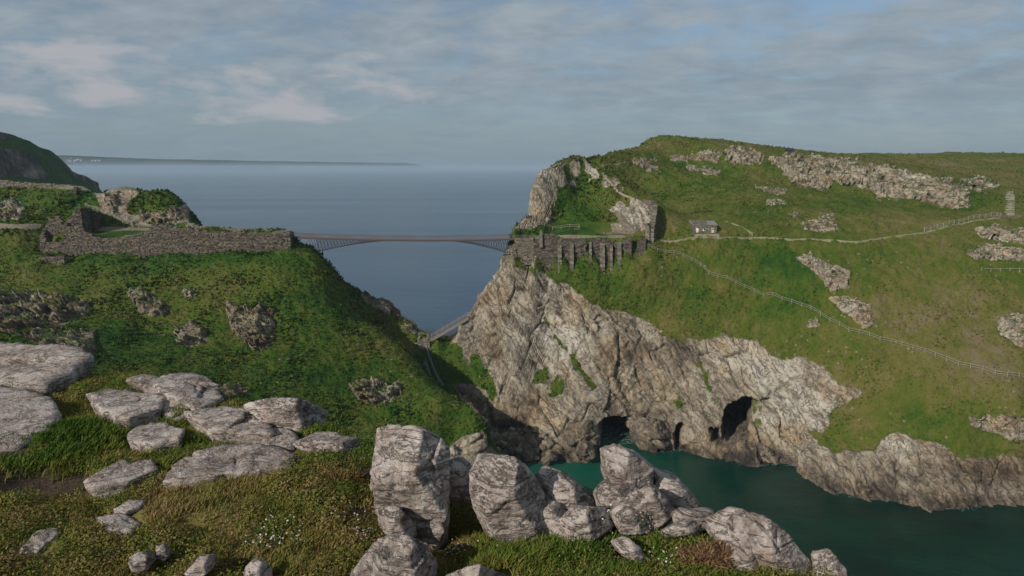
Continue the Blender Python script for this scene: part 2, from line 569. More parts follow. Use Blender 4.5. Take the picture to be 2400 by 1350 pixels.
def make_near():
    m, t = new_mat("near_ground")
    p = pos(t)
    big, mid, fine = t.noise(p, 0.9, 4, 0.6), t.noise(p, 5.0, 5, 0.65), t.noise(p, 28.0, 4, 0.7)
    v = t.math('ADD', t.math('MULTIPLY', big, 0.4), t.math('ADD', t.math('MULTIPLY', mid, 0.4), t.math('MULTIPLY', fine, 0.3)))
    v = t.math('SUBTRACT', v, t.math('MULTIPLY', t.attr('lush'), 0.12))
    col = t.ramp(v, [(0.34, (0.026, 0.045, 0.009)), (0.45, (0.072, 0.088, 0.018)), (0.54, (0.138, 0.120, 0.036)), (0.64, (0.195, 0.150, 0.060)), (0.8, (0.22, 0.165, 0.085))])
    s = t.mapr(t.math('ADD', t.attr('soil'), t.math('MULTIPLY', t.math('SUBTRACT', mid, 0.5), 0.9)), 0.4, 0.65)
    col = t.mix(s, col, t.ramp(fine, [(0.3, (0.030, 0.021, 0.015)), (0.7, (0.085, 0.062, 0.046))]))
    r, rh = rock_colour(t, p, 0.5, 2.0)
    col = t.mix(t.attr('rock'), col, r)
    finish(t, col, 0.95, t.math('ADD', mid, t.math('MULTIPLY', fine, 0.5)), 0.9, 0.05, 0.1)

    m, t = new_mat("near_grass")
    h, tip = t.attr('hue'), t.attr('tip')
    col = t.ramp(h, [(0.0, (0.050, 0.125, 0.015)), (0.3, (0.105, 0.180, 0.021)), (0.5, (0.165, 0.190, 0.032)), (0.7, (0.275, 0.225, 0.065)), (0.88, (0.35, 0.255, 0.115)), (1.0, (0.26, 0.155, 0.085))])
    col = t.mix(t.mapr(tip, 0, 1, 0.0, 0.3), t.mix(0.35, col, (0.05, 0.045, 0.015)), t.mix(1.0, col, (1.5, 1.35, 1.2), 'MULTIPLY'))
    pr = t.n('ShaderNodeBsdfPrincipled', {'Base Color': col, 'Roughness': 0.75, 'Specular IOR Level': 0.2})
    tr = t.n('ShaderNodeBsdfTranslucent', {0: col})
    mx_ = t.n('ShaderNodeMixShader', {0: 0.3, 1: pr.outputs[0], 2: tr.outputs[0]})
    t.n('ShaderNodeOutputMaterial', {0: mx_.outputs[0]})

    for nm, stops in (("brown_leaf", [(0.0, (0.045, 0.022, 0.014)), (0.5, (0.19, 0.105, 0.060)), (0.85, (0.30, 0.185, 0.105)), (1.0, (0.09, 0.085, 0.025))]),
                      ("moss_leaf", [(0.0, (0.028, 0.024, 0.010)), (0.5, (0.14, 0.10, 0.034)), (0.8, (0.20, 0.14, 0.055)), (1.0, (0.06, 0.070, 0.016))])):
        m, t = new_mat(nm)
        finish(t, t.ramp(t.attr('hue'), stops), 0.85, spec=0.1)


make_near()
make_plain("petal_white", (0.72, 0.72, 0.68), 0.8, 0.04, 20.0)
make_plain("petal_pink", (0.50, 0.30, 0.36), 0.8, 0.1, 20.0)
make_plain("far_white", (0.42, 0.42, 0.40), 0.7, 0.05, 0.1)
make_plain("stem_green", (0.045, 0.075, 0.018), 0.8, 0.2, 20.0)
make_plain("flower_eye", (0.45, 0.40, 0.12), 0.8, 0.1, 20.0)
make_plain("twig", (0.06, 0.042, 0.03), 0.9, 0.2, 10.0)
# ------------------------------------------------------------------ rock outcrops of the hillsides: label, sighted outline, slabs, seed, slab size
OC = [
    ('broad layered rock outcrop with a grassy roof at the left edge of the slope', [(-60, 700), (40, 690), (120, 698), (205, 708), (208, 735), (150, 760), (60, 775), (-60, 775)], 34, 1, (2.0, 4.2)),
    ('dark turf-topped crag just below the broad left edge outcrop', [(30, 782), (130, 775), (225, 778), (228, 815), (190, 835), (110, 815)], 14, 2, (1.8, 3.0)),
    ('pale broken rock patch alone in the upper middle of the left slope', [(302, 690), (330, 672), (350, 690), (385, 715), (400, 735), (360, 744), (330, 730)], 14, 3, (1.0, 2.0)),
    ('squat dark boulder with a grass cap on the left slope', [(412, 768), (440, 760), (482, 768), (488, 800), (440, 812), (415, 800)], 9, 4, (1.6, 2.6)),
    ('largest rounded crag on the left slope with a shaded right flank', [(538, 725), (580, 718), (640, 725), (648, 775), (625, 815), (590, 815), (550, 780)], 20, 5, (1.8, 3.2)),
    ('dark jagged outcrop low on the right part of the left slope', [(822, 900), (850, 886), (900, 895), (940, 900), (938, 930), (880, 948), (845, 935)], 14, 6, (1.5, 2.5)),
    ('small dark rock showing just above the foreground slabs', [(500, 908), (560, 900), (580, 915), (530, 935)], 5, 7, (0.9, 1.7)),
    ('two small stones in the grass above the grass-capped boulder', [(430, 676), (460, 678), (455, 695), (432, 692)], 3, 8, (0.7, 1.2)),
    ('layered cliff edge of the left knoll above the sea', [(335, 500), (380, 505), (425, 490), (432, 512), (400, 520), (340, 520)], 14, 9, (1.5, 2.8)),
    ('grey bedrock face behind the wooden steps in the ward', [(248, 455), (280, 450), (282, 485), (265, 500), (245, 480)], 10, 10, (1.4, 2.6)),
    ('rubble face at the left edge of the upper ward', [(-40, 466), (40, 468), (52, 490), (40, 515), (-40, 515)], 12, 11, (1.2, 2.4)),
    ('ragged dark rocks on the seaward ridge of the gully', [(840, 668), (872, 676), (905, 705), (950, 745), (985, 776), (960, 772), (900, 722)], 20, 12, (1.2, 2.4)),
    # right headland
    ('tilted slab outcrop beside the summit path', [(1484, 378), (1510, 368), (1535, 380), (1546, 400), (1520, 398)], 8, 20, (1.5, 3.0)),
    ('scattered grey boulders left of the long crag', [(1565, 366), (1600, 360), (1625, 368), (1610, 380), (1570, 378)], 7, 21, (1.4, 2.6)),
    ('pair of grey crags left of the long crag', [(1622, 362), (1660, 355), (1692, 362), (1680, 378), (1630, 378)], 10, 22, (1.8, 3.2)),
    ('slanting line of broken rocks under the pair of grey crags', [(1606, 384), (1640, 388), (1690, 402), (1680, 414), (1645, 402), (1610, 396)], 10, 23, (1.4, 2.6)),
    ('left block of the long skyline crag with a clean lit face', [(1704, 352), (1760, 350), (1795, 362), (1790, 378), (1740, 386), (1706, 376)], 20, 24, (2.4, 4.4)),
    ('middle stretch of the long skyline crag in ragged shelves', [(1800, 364), (1900, 366), (2010, 375), (2040, 395), (2030, 440), (1960, 425), (1930, 445), (1870, 430), (1830, 400)], 70, 25, (2.4, 4.6)),
    ('right stretch of the long skyline crag ending in a bluff', [(2040, 385), (2120, 398), (2200, 415), (2270, 440), (2275, 480), (2220, 485), (2150, 465), (2060, 462), (2035, 440)], 70, 26, (2.2, 4.4)),
    ('dark broken rocks on the hill crest beyond the bluff', [(2255, 420), (2300, 415), (2340, 435), (2310, 448), (2260, 440)], 10, 27, (1.6, 3.0)),
    ('thin rock ledge in the grass below the middle of the long crag', [(1772, 436), (1800, 436), (1845, 446), (1838, 456), (1800, 450)], 6, 28, (1.0, 2.0)),
    ('little white-topped rocks in the grass above the hollow', [(1796, 470), (1835, 468), (1842, 478), (1800, 482)], 4, 29, (0.8, 1.5)),
    ('small lone rock between the thin ledge and the hollow', [(1852, 500), (1872, 496), (1872, 510), (1855, 512)], 3, 30, (0.8, 1.4)),
    ('grassy-lipped rock hollow above the hillside path', [(1880, 525), (1915, 512), (1955, 518), (1965, 535), (1930, 540), (1885, 537)], 11, 31, (1.1, 2.0)),
    ('flat rock lip just above the rock hollow', [(1915, 498), (1958, 498), (1956, 508), (1918, 508)], 5, 32, (0.9, 1.7)),
    ('upper grey crag standing in the slope below the path', [(1862, 602), (1900, 598), (1955, 625), (1995, 640), (1985, 675), (1950, 680), (1915, 640)], 24, 33, (1.3, 2.5)),
    ('broken rock spill running down to the long fence', [(1945, 700), (1985, 695), (2040, 715), (2050, 760), (2030, 775), (2000, 750)], 18, 34, (1.0, 2.0)),
    ('rock mass jutting from the right picture edge above the fence', [(2335, 750), (2370, 730), (2460, 725), (2470, 820), (2390, 815), (2345, 790)], 18, 35, (1.4, 2.6)),
    ('stepped pale outcrop below the far right steps', [(2285, 535), (2330, 528), (2440, 545), (2440, 570), (2340, 560), (2300, 555)], 18, 36, (1.2, 2.4)),
    ('lower stepped pale outcrop under the far right steps', [(2270, 590), (2320, 575), (2440, 590), (2440, 612), (2330, 605), (2290, 605)], 18, 37, (1.2, 2.4)),
    ('folded grey outcrop low on the right slope above the sea cliff', [(2275, 985), (2340, 975), (2460, 985), (2460, 1025), (2370, 1025), (2300, 1010)], 18, 38, (1.4, 2.8)),
    ('small dark rock below the long fence', [(1895, 752), (1915, 750), (1915, 762), (1898, 764)], 3, 39, (0.6, 1.1)),
]
# ------------------------------------------------------------------ the main land: control points surveyed from the camera station
P = []


def A(*pts):
    for q in pts:
        P.append(at(*q))


def WL(*pts):
    """waterline points: z = 0 on the shore and the sea bed just off it"""
    for q in pts:
        x, y, z = at_z(q[0], q[1], 0.0)
        P.append((x, y, 0.2))
        k = 1.0 - 7.0 / y
        P.append((x * k, y - 7.0, -5.0))


def R(*pts):
    P.extend(pts)


# left hill: courtyard, curtain wall line, lit slope
A((-280, 560, 205), (-120, 560, 206), (0, 540, 208), (60, 545, 207), (100, 596, 202.2), (250, 596, 201.2), (400, 594, 200.2), (550, 590, 199.4), (680, 585, 199.2))
for px, py, Y in ((100, 596, 202.2), (175, 596, 201.7), (250, 596, 201.2), (325, 595, 200.7), (400, 594, 200.2), (475, 592, 199.8), (550, 590, 199.4), (620, 587, 199.3), (672, 585, 199.2)):
    x, y, z = at(px, py, Y)
    R((x, y + 2.2, z + 0.1))
for px in (110, 200, 300, 420, 540, 660):
    x = (px - 1200) / 1600 * 206
    R((x * 0.985, 206.6, 57.2), (x * 1.03, 214.0, 57.6))
A((0, 620, 196), (-250, 620, 192), (200, 652, 189), (400, 652, 188), (600, 650, 187.5), (0, 745, 166), (-250, 745, 160), (200, 762, 166), (400, 762, 171),
  (600, 762, 173), (750, 762, 177), (300, 880, 142), (0, 830, 140), (-250, 830, 136), (500, 920, 145), (700, 900, 158), (700, 1000, 148), (900, 900, 168),
  (900, 1000, 156), (1030, 960, 161), (800, 1060, 146))
A((692, 598, 197.5), (740, 626, 196), (782, 690, 192), (830, 742, 189.5), (900, 778, 187), (960, 832, 182.5), (1010, 890, 176), (1060, 930, 170),
  (1100, 952, 165), (1126, 1000, 161))
A((1062, 1082, 156.5), (1132, 1062, 158.5))
R((-15, 121, 27), (-24, 122, 27), (-45, 116, 29), (-70, 110, 33), (-6, 126, 6), (-2, 136, -2), (-14, 136, 14), (-10, 104, 0), (-30, 96, 8), (-60, 92, 18), (-100, 90, 28), (-150, 85, 32), (-180, 110, 40), (20, 110, -6), (60, 100, -7), (110, 90, -8))  # begins with an unseen ridge, added to throw shade on the beach
# valley side and isthmus
A((745, 590, 207), (702, 566, 208), (800, 657, 211), (860, 685, 212), (905, 714, 213), (960, 757, 212), (985, 781, 207),
  (850, 736, 203.5), (920, 776, 204), (970, 802, 202.5), (1000, 801, 203), (1030, 812, 201.5), (1060, 802, 203),
  (1010, 862, 199), (1040, 902, 196.5), (1090, 952, 191), (1140, 1000, 184.5), (1152, 1050, 176.5), (1200, 1082, 171.5), (1132, 1087, 156.2), (1082, 1102, 153.5), (1175, 1090, 163),
  (1102, 852, 199.5), (1132, 902, 195), (1162, 942, 190.5), (1062, 832, 200.5), (1202, 962, 187.5), (1250, 1010, 181), (1262, 1055, 176))
R((-62, 229, 10), (-45, 229, 5), (-30, 227, 4), (-15, 223, 6), (0, 222, 6), (-130, 255, -6), (-95, 248, -6), (-60, 242, -6), (-30, 239, -6), (0, 236, -6), (20, 252, -6))
# left upper ward and knoll
A((-250, 500, 225), (-100, 500, 220), (0, 520, 216), (100, 520, 216), (180, 520, 216), (100, 440, 240), (0, 438, 241), (-250, 430, 245), (180, 445, 238), (0, 470, 231), (180, 480, 226),
  (200, 440, 236), (250, 450, 233), (250, 520, 219), (300, 528, 219), (300, 446, 236), (390, 447, 237), (330, 495, 226), (400, 470, 230), (428, 492, 228),
  (340, 528, 221), (400, 528, 220), (440, 528, 220), (445, 510, 227), (500, 535, 215), (600, 540, 211), (670, 545, 209))
R((-115, 252, 55), (-105, 245, 40), (-98, 238, 35), (-92, 230, 38), (-150, 270, 45), (-200, 280, 50), (-150, 300, 5), (-230, 310, 5), (-120, 268, 5), (-80, 232, 20), (-72, 226, 42))
# right headland: silhouette, terrace, knoll
A((1213, 557, 206.5), (1190, 602, 206), (1165, 642, 206), (1140, 682, 206), (1110, 722, 206), (1090, 747, 205.5), (1066, 792, 202.5),
  (1222, 524, 214), (1240, 462, 226), (1268, 400, 234), (1300, 382, 239), (1340, 369, 242))
R((-2, 224, 0), (2, 236, 5), (6, 250, 20), (3, 250, -6), (12, 262, 58), (20, 256, 74), (28, 260, 77), (35, 283, 79), (45, 303, 82.5), (20, 285, 30), (12, 276, 5), (35, 315, 40), (25, 308, 0), (55, 340, 66), (50, 362, 10),
  (70, 350, 86), (85, 385, 80), (95, 430, 40), (80, 420, 5), (130, 380, 84), (130, 440, 78), (200, 380, 82), (200, 460, 82))
A((1232, 546, 208.5), (1300, 548, 210), (1400, 549, 212), (1480, 552, 212.5), (1300, 500, 222), (1400, 502, 222), (1350, 430, 234), (1420, 402, 240), (1470, 437, 232), (1525, 474, 221), (1522, 545, 213),
  (1500, 440, 262), (1560, 500, 236), (1562, 548, 212), (1400, 367, 268), (1490, 349, 300), (1510, 334, 322), (1560, 329, 332), (1600, 331, 332), (1700, 346, 322), (1850, 357, 318), (1980, 366, 322))
A((1258, 604, 203.2), (1320, 614, 202.2), (1400, 612, 202.2), (1480, 604, 202.6), (1512, 589, 204))
for px in (1265, 1330, 1400, 1480):
    x = (px - 1200) / 1600 * 209
    R((x, 207.4, 57.0), (x, 203.5, 50.0 if px < 1450 else 50.8))
# cliff top edge
A((1240, 642, 204), (1270, 668, 202), (1330, 694, 199.6), (1400, 722, 198.2), (1500, 757, 196), (1600, 792, 192), (1700, 787, 191.5), (1770, 802, 189.5), (1850, 852, 184.5),
  (1900, 872, 181), (2000, 912, 173.5), (2080, 962, 166.5), (2150, 992, 161), (2250, 1014, 156), (2400, 1042, 152), (2600, 1052, 150))
# grass slope
A((1350, 652, 200.4), (1500, 652, 199.0), (1600, 622, 202.5), (1600, 702, 198), (1700, 642, 200), (1700, 722, 195.5), (1850, 642, 198), (1850, 742, 190), (2000, 642, 194), (2000, 762, 183),
  (2000, 852, 176), (2150, 642, 192), (2150, 802, 175), (2150, 902, 166.5), (2300, 642, 188), (2300, 752, 177), (2300, 862, 164.5), (2300, 952, 158), (2450, 642, 186), (2450, 752, 174), (2450, 890, 160),
  (2650, 640, 184), (2650, 760, 172), (2650, 900, 160))
# upper path line and the slopes above it
A((1620, 557, 208.5), (1700, 558, 208), (1850, 560, 207), (2000, 564, 205), (2100, 555, 206), (2200, 527, 211), (2300, 509, 215), (2365, 507, 217), (2480, 520, 214), (2680, 520, 214),
  (1650, 520, 220), (1800, 502, 225), (2000, 502, 223), (1700, 430, 262), (1850, 442, 256), (2000, 462, 246), (2150, 482, 236), (2270, 492, 231), (2480, 470, 236), (2680, 470, 236),
  (1720, 354, 290), (1800, 362, 288), (1900, 370, 285), (2000, 380, 280), (2100, 397, 268), (2200, 422, 256), (2260, 452, 244), (1720, 392, 279), (1850, 432, 265), (1920, 442, 261), (2050, 472, 249),
  (2200, 490, 238), (1600, 390, 285), (1560, 440, 258), (2300, 402, 330), (2300, 442, 270), (2380, 462, 251), (2480, 440, 265), (2000, 361, 430), (2200, 359, 440), (2400, 362, 430), (2700, 360, 430), (2600, 400, 330))
# waterline of the right side and mid-cliff points
WL((1345, 1074), (1392, 1074), (1420, 1050), (1490, 1038), (1550, 1056), (1600, 1056), (1690, 1076), (1760, 1090), (1840, 1086), (1900, 1118), (1930, 1142), (2000, 1162), (2100, 1172), (2200, 1189),
   (2260, 1192), (2330, 1180), (2400, 1180), (2550, 1182), (2700, 1182))
A((1200, 760, 199), (1300, 760, 198.5), (1200, 860, 193.5), (1300, 860, 192.5), (1400, 810, 193.5), (1250, 950, 186.5), (1320, 1000, 181), (1400, 900, 189), (1500, 860, 191), (1500, 952, 188.5), (1600, 900, 188), (1600, 980, 184), (1700, 900, 185),
  (1700, 1000, 179), (1850, 930, 180), (1850, 1010, 176), (1950, 1000, 171), (2000, 1050, 164), (2100, 1080, 158), (2200, 1100, 153.5), (2400, 1110, 150.5), (2600, 1110, 149))
R((-260, 200, 62), (-260, 160, 50), (-260, 120, 40), (-260, 260, 66), (260, 470, 80), (440, 470, 84), (440, 200, 62), (300, 130, -8), (440, 130, -8), (0, 300, -8), (0, 420, -8), (-60, 300, -8), (-120, 420, -8), (-260, 420, -8))

P = np.array(P, dtype=np.float64)
# drop near-duplicates
keep = []
for i in range(len(P)):
    if all((P[i, 0] - P[j, 0]) ** 2 + (P[i, 1] - P[j, 1]) ** 2 > 0.8 for j in keep):
        keep.append(i)
P = P[keep]


def rbf_fit(P, c):
    n = len(P)
    d2 = (P[:, None, 0] - P[None, :, 0]) ** 2 + (P[:, None, 1] - P[None, :, 1]) ** 2
    K = np.zeros((n + 3, n + 3))
    K[:n, :n] = np.sqrt(d2 + c * c)
    K[:n, n] = K[n, :n] = 1
    K[:n, n + 1] = K[n + 1, :n] = P[:, 0]
    K[:n, n + 2] = K[n + 2, :n] = P[:, 1]
    b = np.zeros(n + 3)
    b[:n] = P[:, 2]
    return np.linalg.solve(K, b)


def rbf_eval(P, wts, c, x, y):
    x, y = np.asarray(x, np.float32).ravel(), np.asarray(y, np.float32).ravel()
    out = np.empty(len(x), np.float32)
    wf = wts.astype(np.float32)
    px, py = P[:, 0].astype(np.float32), P[:, 1].astype(np.float32)
    n = len(P)
    for s in range(0, len(x), 20000):
        e = slice(s, s + 20000)
        r = np.sqrt((x[e, None] - px) ** 2 + (y[e, None] - py) ** 2 + np.float32(c * c))
        out[e] = (r.astype(np.float64) @ wts[:n] + wts[n] + wts[n + 1] * x[e] + wts[n + 2] * y[e])
    return out


RBF_C = 2.5
RW = rbf_fit(P, RBF_C)


def base_h(x, y):
    h = rbf_eval(P, RW, RBF_C, x, y)
    x, y = np.asarray(x).ravel(), np.asarray(y).ravel()
    # the knoll has a flat-topped back: hold its crest to the surveyed height
    lim = np.interp(x, [-4, 1.5, 3.2, 5.7, 8, 10, 15, 21, 27, 32, 36], [30, 55, 62, 68.8, 73.5, 77.2, 79.2, 81.4, 81.6, 82.4, 200])
    on = (y > 219) & (y < 275) & (x > -4) & (x < 36)
    return np.where(on, np.minimum(h, lim), h)


# grid: one column per bearing, rows spread by length of slope in view
NC, NR, ND = 1180, 540, 430
bear = np.linspace(-0.96, 1.0, NC)
Yd = np.concatenate([np.linspace(95, 135, 30, endpoint=False), np.linspace(135, 290, 300, endpoint=False), np.linspace(290, 470, ND - 330)])
CSTEP = 2
bc = bear[::CSTEP]
XX, YY = bc[:, None] * Yd[None, :], np.broadcast_to(Yd, (len(bc), ND))
ZZ = base_h(XX, YY).reshape(len(bc), ND)
ZZ = np.maximum(ZZ, -9.0)
elev = (ZZ - CAM_Z) / Yd[None, :]
run = np.maximum.accumulate(elev, axis=1)
vis = sstep(-0.03, -0.004, elev - run) * (ZZ > -2.0)
vis = 0.12 + 0.88 * vis
seg = np.sqrt(np.diff(Yd)[None, :] ** 2 + 2.0 * np.diff(ZZ, axis=1) ** 2) / Yd[None, 1:] * vis[:, 1:]
# smooth the spacing sideways so neighbouring columns do not shear
ker = np.ones(9) / 9
seg = np.apply_along_axis(lambda a: np.convolve(np.pad(a, 4, mode='edge'), ker, mode='valid'), 0, seg)
cum = np.concatenate([np.zeros((len(bc), 1)), np.cumsum(seg, axis=1)], axis=1)
cum /= cum[:, -1:]
tt = np.linspace(0, 1, NR)
Yc = np.stack([np.interp(tt, cum[i], Yd) for i in range(len(bc))])
Zc = np.stack([np.interp(Yc[i], Yd, ZZ[i]) for i in range(len(bc))])
fi = (bear - bc[0]) / (bc[1] - bc[0])
i0 = np.clip(fi.astype(int), 0, len(bc) - 2)
ft = np.clip(fi - i0, 0, 1)[:, None]
TY = Yc[i0] * (1 - ft) + Yc[i0 + 1] * ft
TZ = Zc[i0] * (1 - ft) + Zc[i0 + 1] * ft
TX = bear[:, None] * TY


def grid_normals(X, Y, Z):
    G = np.stack([X, Y, Z], -1)
    du = np.gradient(G, axis=0)
    dv = np.gradient(G, axis=1)
    n = np.cross(du, dv)
    n /= np.linalg.norm(n, axis=-1, keepdims=True) + 1e-9
    n *= np.where(n[..., 2:] < 0, -1, 1)
    return n


N0 = grid_normals(TX, TY, TZ)
pos0 = np.stack([TX, TY, TZ], -1).reshape(-1, 3)
nrm0 = N0.reshape(-1, 3)
px0, py0 = sight(pos0[:, 0], pos0[:, 1], pos0[:, 2])

# what grows or lies where
jit = fbm(pos0 * 0.12, 4, 5) * 16
CLIFF = [(1178, 566), (1222, 566), (1256, 584), (1262, 612), (1290, 668), (1340, 690), (1400, 716), (1460, 738), (1520, 752), (1580, 790), (1640, 802), (1690, 786), (1740, 788), (1775, 800), (1830, 836), (1880, 850),
         (1930, 874), (2010, 916), (1990, 935), (1946, 962), (1935, 1000), (1960, 1050), (2050, 1062), (2062, 1030), (2100, 1010), (2140, 1030), (2200, 1034), (2250, 1060), (2400, 1072), (2750, 1090), (2750, 1330),
         (1300, 1330), (1170, 1110), (1165, 968), (1150, 920), (1112, 860), (1080, 826), (1040, 792), (1090, 738)]
KNOLL = [(1196, 550), (1210, 522), (1235, 450), (1262, 392), (1335, 358), (1372, 372), (1405, 400), (1445, 436), (1520, 470), (1535, 490), (1530, 548), (1440, 544), (1432, 500), (1400, 452), (1355, 426), (1312, 440),
         (1282, 480), (1308, 490), (1300, 515), (1245, 530)]
NOSE = [(1035, 1095), (1052, 1048), (1085, 1020), (1128, 1008), (1142, 1030), (1146, 1075), (1120, 1100)]
GULLY = [(1066, 905), (1110, 900), (1150, 925), (1180, 968), (1320, 1060), (1310, 1095), (1160, 1060), (1128, 985)]
BACK = [(835, 660), (870, 675), (995, 782), (965, 785), (900, 738), (850, 700)]
LKN = [(222, 446), (300, 438), (330, 455), (300, 480), (300, 500), (340, 505), (440, 480), (450, 525), (330, 530), (240, 500)]
LUP = [(-40, 462), (40, 468), (58, 490), (44, 520), (-40, 520)]
rock = np.zeros(len(pos0), np.float32)
for poly, soft, jj in ((CLIFF, 20, 1.7), (KNOLL, 9, 1.3), (NOSE, 8, 0.5), (BACK, 8, 0.6), (GULLY, 8, 1.0), (LKN, 6, 0.5), (LUP, 6, 0.5)):
    x0, x1 = min(q[0] for q in poly) - 60, max(q[0] for q in poly) + 60
    y0, y1 = min(q[1] for q in poly) - 60, max(q[1] for q in poly) + 60
    s = np.nonzero((px0 > x0) & (px0 < x1) & (py0 > y0) & (py0 < y1))[0]
    sd = poly_sd(px0[s], py0[s], poly) + jit[s] * jj
    rock[s] = np.maximum(rock[s], sstep(-soft, soft, sd))
toneoff = np.zeros(len(pos0), np.float32)
for _lab, poly, _n, _sd, _sz in OC:
    x0, x1 = min(q[0] for q in poly) - 20, max(q[0] for q in poly) + 20
    y0, y1 = min(q[1] for q in poly) - 20, max(q[1] for q in poly) + 20
    s = np.nonzero((px0 > x0) & (px0 < x1) & (py0 > y0) & (py0 < y1))[0]
    rock[s] = np.maximum(rock[s], sstep(-5, 7, poly_sd(px0[s], py0[s], poly) + jit[s] * 0.55) * 0.8)
    toneoff[s] = np.minimum(toneoff[s], -0.16 * sstep(-5, 7, poly_sd(px0[s], py0[s], poly)))
# bare rock breaks through on the knoll and steep parts out of polygons; grassy ledges on the cliff
slope = 1 - nrm0[:, 2]
led = fbm(pos0 * np.array([0.10, 0.10, 0.10]), 4, 77)
rock *= 1 - 0.9 * sstep(0.28, 0.48, led) * sstep(0.9, 0.2, slope) * (pos0[:, 2] > 6)
led2 = fbm(pos0 * 0.22, 4, 78)
rock *= 1 - 0.9 * sstep(-0.18, 0.10, led2 - 0.15 * sstep(1420, 1320, px0)) * sstep(215, 220, pos0[:, 1]) * (px0 > 1290) * (px0 < 1560) * (py0 > 372)
jf = fbm(pos0 * 0.5, 3, 66) * 9
STREAKS = [((1276, 748), (1312, 802), 6), ((1312, 802), (1350, 850), 3), ((1348, 850), (1388, 904), 6), ((1214, 622), (1248, 638), 13), ((1118, 838), (1160, 925), 13), ((1640, 855), (1664, 912), 9), ((1580, 942), (1594, 950), 8),
           ((1896, 1012), (1958, 1030), 9), ((1560, 780), (1600, 800), 6)]
for a, b, r in STREAKS:
    ex, ey = b[0] - a[0], b[1] - a[1]
    t = np.clip(((px0 - a[0]) * ex + (py0 - a[1]) * ey) / (ex * ex + ey * ey), 0, 1)
    d = np.hypot(px0 - a[0] - t * ex, py0 - a[1] - t * ey) 
    d = d * (1 + 0.09 * jf) + jf * 0.6
    rock *= 0.25 + 0.75 * sstep(r * 0.1, r * 1.5, d)
# hidden backs of the headlands are bare too where steep
rock = np.maximum(rock, sstep(0.55, 0.75, slope) * (pos0[:, 1] > 222) * 0.9)
rock = np.maximum(rock, sstep(2.5, 0.5, pos0[:, 2] + jit * 0.05))

GRAV = [[(1040, 1110), (1064, 1068), (1120, 1060), (1150, 1046), (1172, 1068), (1180, 1110)],
        [(205, 536), (250, 532), (358, 534), (350, 541), (300, 540), (215, 543)],
        [(-300, 520), (0, 524), (95, 526), (95, 536), (0, 537), (-300, 536)],
        [(-300, 380), (0, 382), (60, 418), (180, 432), (300, 436), (320, 446), (180, 446), (0, 432), (-300, 430)],
        [(1440, 490), (1455, 500), (1492, 540), (1480, 552), (1462, 540)],
        [(1225, 552), (1300, 552), (1460, 551), (1470, 557), (1225, 560)]]
gravel = np.zeros(len(pos0), np.float32)
for poly in GRAV:
    s = np.nonzero((px0 > min(q[0] for q in poly) - 30) & (px0 < max(q[0] for q in poly) + 30) & (py0 > min(q[1] for q in poly) - 30) & (py0 < max(q[1] for q in poly) + 30))[0]
    gravel[s] = np.maximum(gravel[s], sstep(-4, 4, poly_sd(px0[s], py0[s], poly) + jit[s] * 0.12))

dry = 0.5 * np.ones(len(pos0), np.float32)
for (cx, cy, rx, ry, v) in ((1600, 760, 260, 40, 0.45), (2000, 880, 300, 60, 0.40), (2250, 760, 220, 160, 0.45), (2100, 560, 300, 60, 0.3), (1700, 600, 160, 40, -0.45), (1850, 620, 120, 60, -0.25),
                           (500, 605, 320, 30, -0.3), (430, 640, 330, 30, 0.35), (880, 800, 120, 50, 0.3), (600, 750, 60, 200, -0.1), (250, 800, 160, 80, -0.3), (1350, 490, 70, 70, -0.5), (1600, 560, 60, 20, -0.4),
                           (2200, 390, 260, 30, 0.5), (450, 800, 420, 150, 0.18), (1600, 340, 160, 20, 0.45), (1550, 640, 200, 50, 0.25), (1060, 960, 80, 60, 0.35), (330, 548, 120, 12, -0.2), (100, 480, 90, 30, 0.1), (2000, 950, 80, 60, 0.3), (1290, 540, 60, 8, -0.3)):
    dry += v * np.exp(-(((px0 - cx) / rx) ** 2 + ((py0 - cy) / ry) ** 2))
dry += 0.55 * fbm(pos0 * 0.05, 4, 91) + 0.35 * fbm(pos0 * 0.25, 3, 92)
dry += 0.42 * sstep(1250, 1650, px0)

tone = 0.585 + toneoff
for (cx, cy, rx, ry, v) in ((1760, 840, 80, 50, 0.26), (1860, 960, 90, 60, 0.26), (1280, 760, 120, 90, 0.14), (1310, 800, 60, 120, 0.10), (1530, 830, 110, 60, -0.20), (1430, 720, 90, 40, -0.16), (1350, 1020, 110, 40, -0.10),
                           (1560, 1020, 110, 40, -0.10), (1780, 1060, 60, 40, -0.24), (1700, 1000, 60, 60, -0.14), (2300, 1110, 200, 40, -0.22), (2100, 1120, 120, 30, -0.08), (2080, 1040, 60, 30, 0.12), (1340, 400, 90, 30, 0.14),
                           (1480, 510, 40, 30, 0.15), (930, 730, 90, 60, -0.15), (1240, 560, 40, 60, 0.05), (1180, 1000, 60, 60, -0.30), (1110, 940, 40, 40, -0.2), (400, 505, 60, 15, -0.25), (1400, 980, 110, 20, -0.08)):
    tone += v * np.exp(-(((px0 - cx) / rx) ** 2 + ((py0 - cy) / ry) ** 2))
tone -= 0.28 * sstep(3.0, 0.8, pos0[:, 2] + jit * 0.05)        # weed-dark band at the tide line

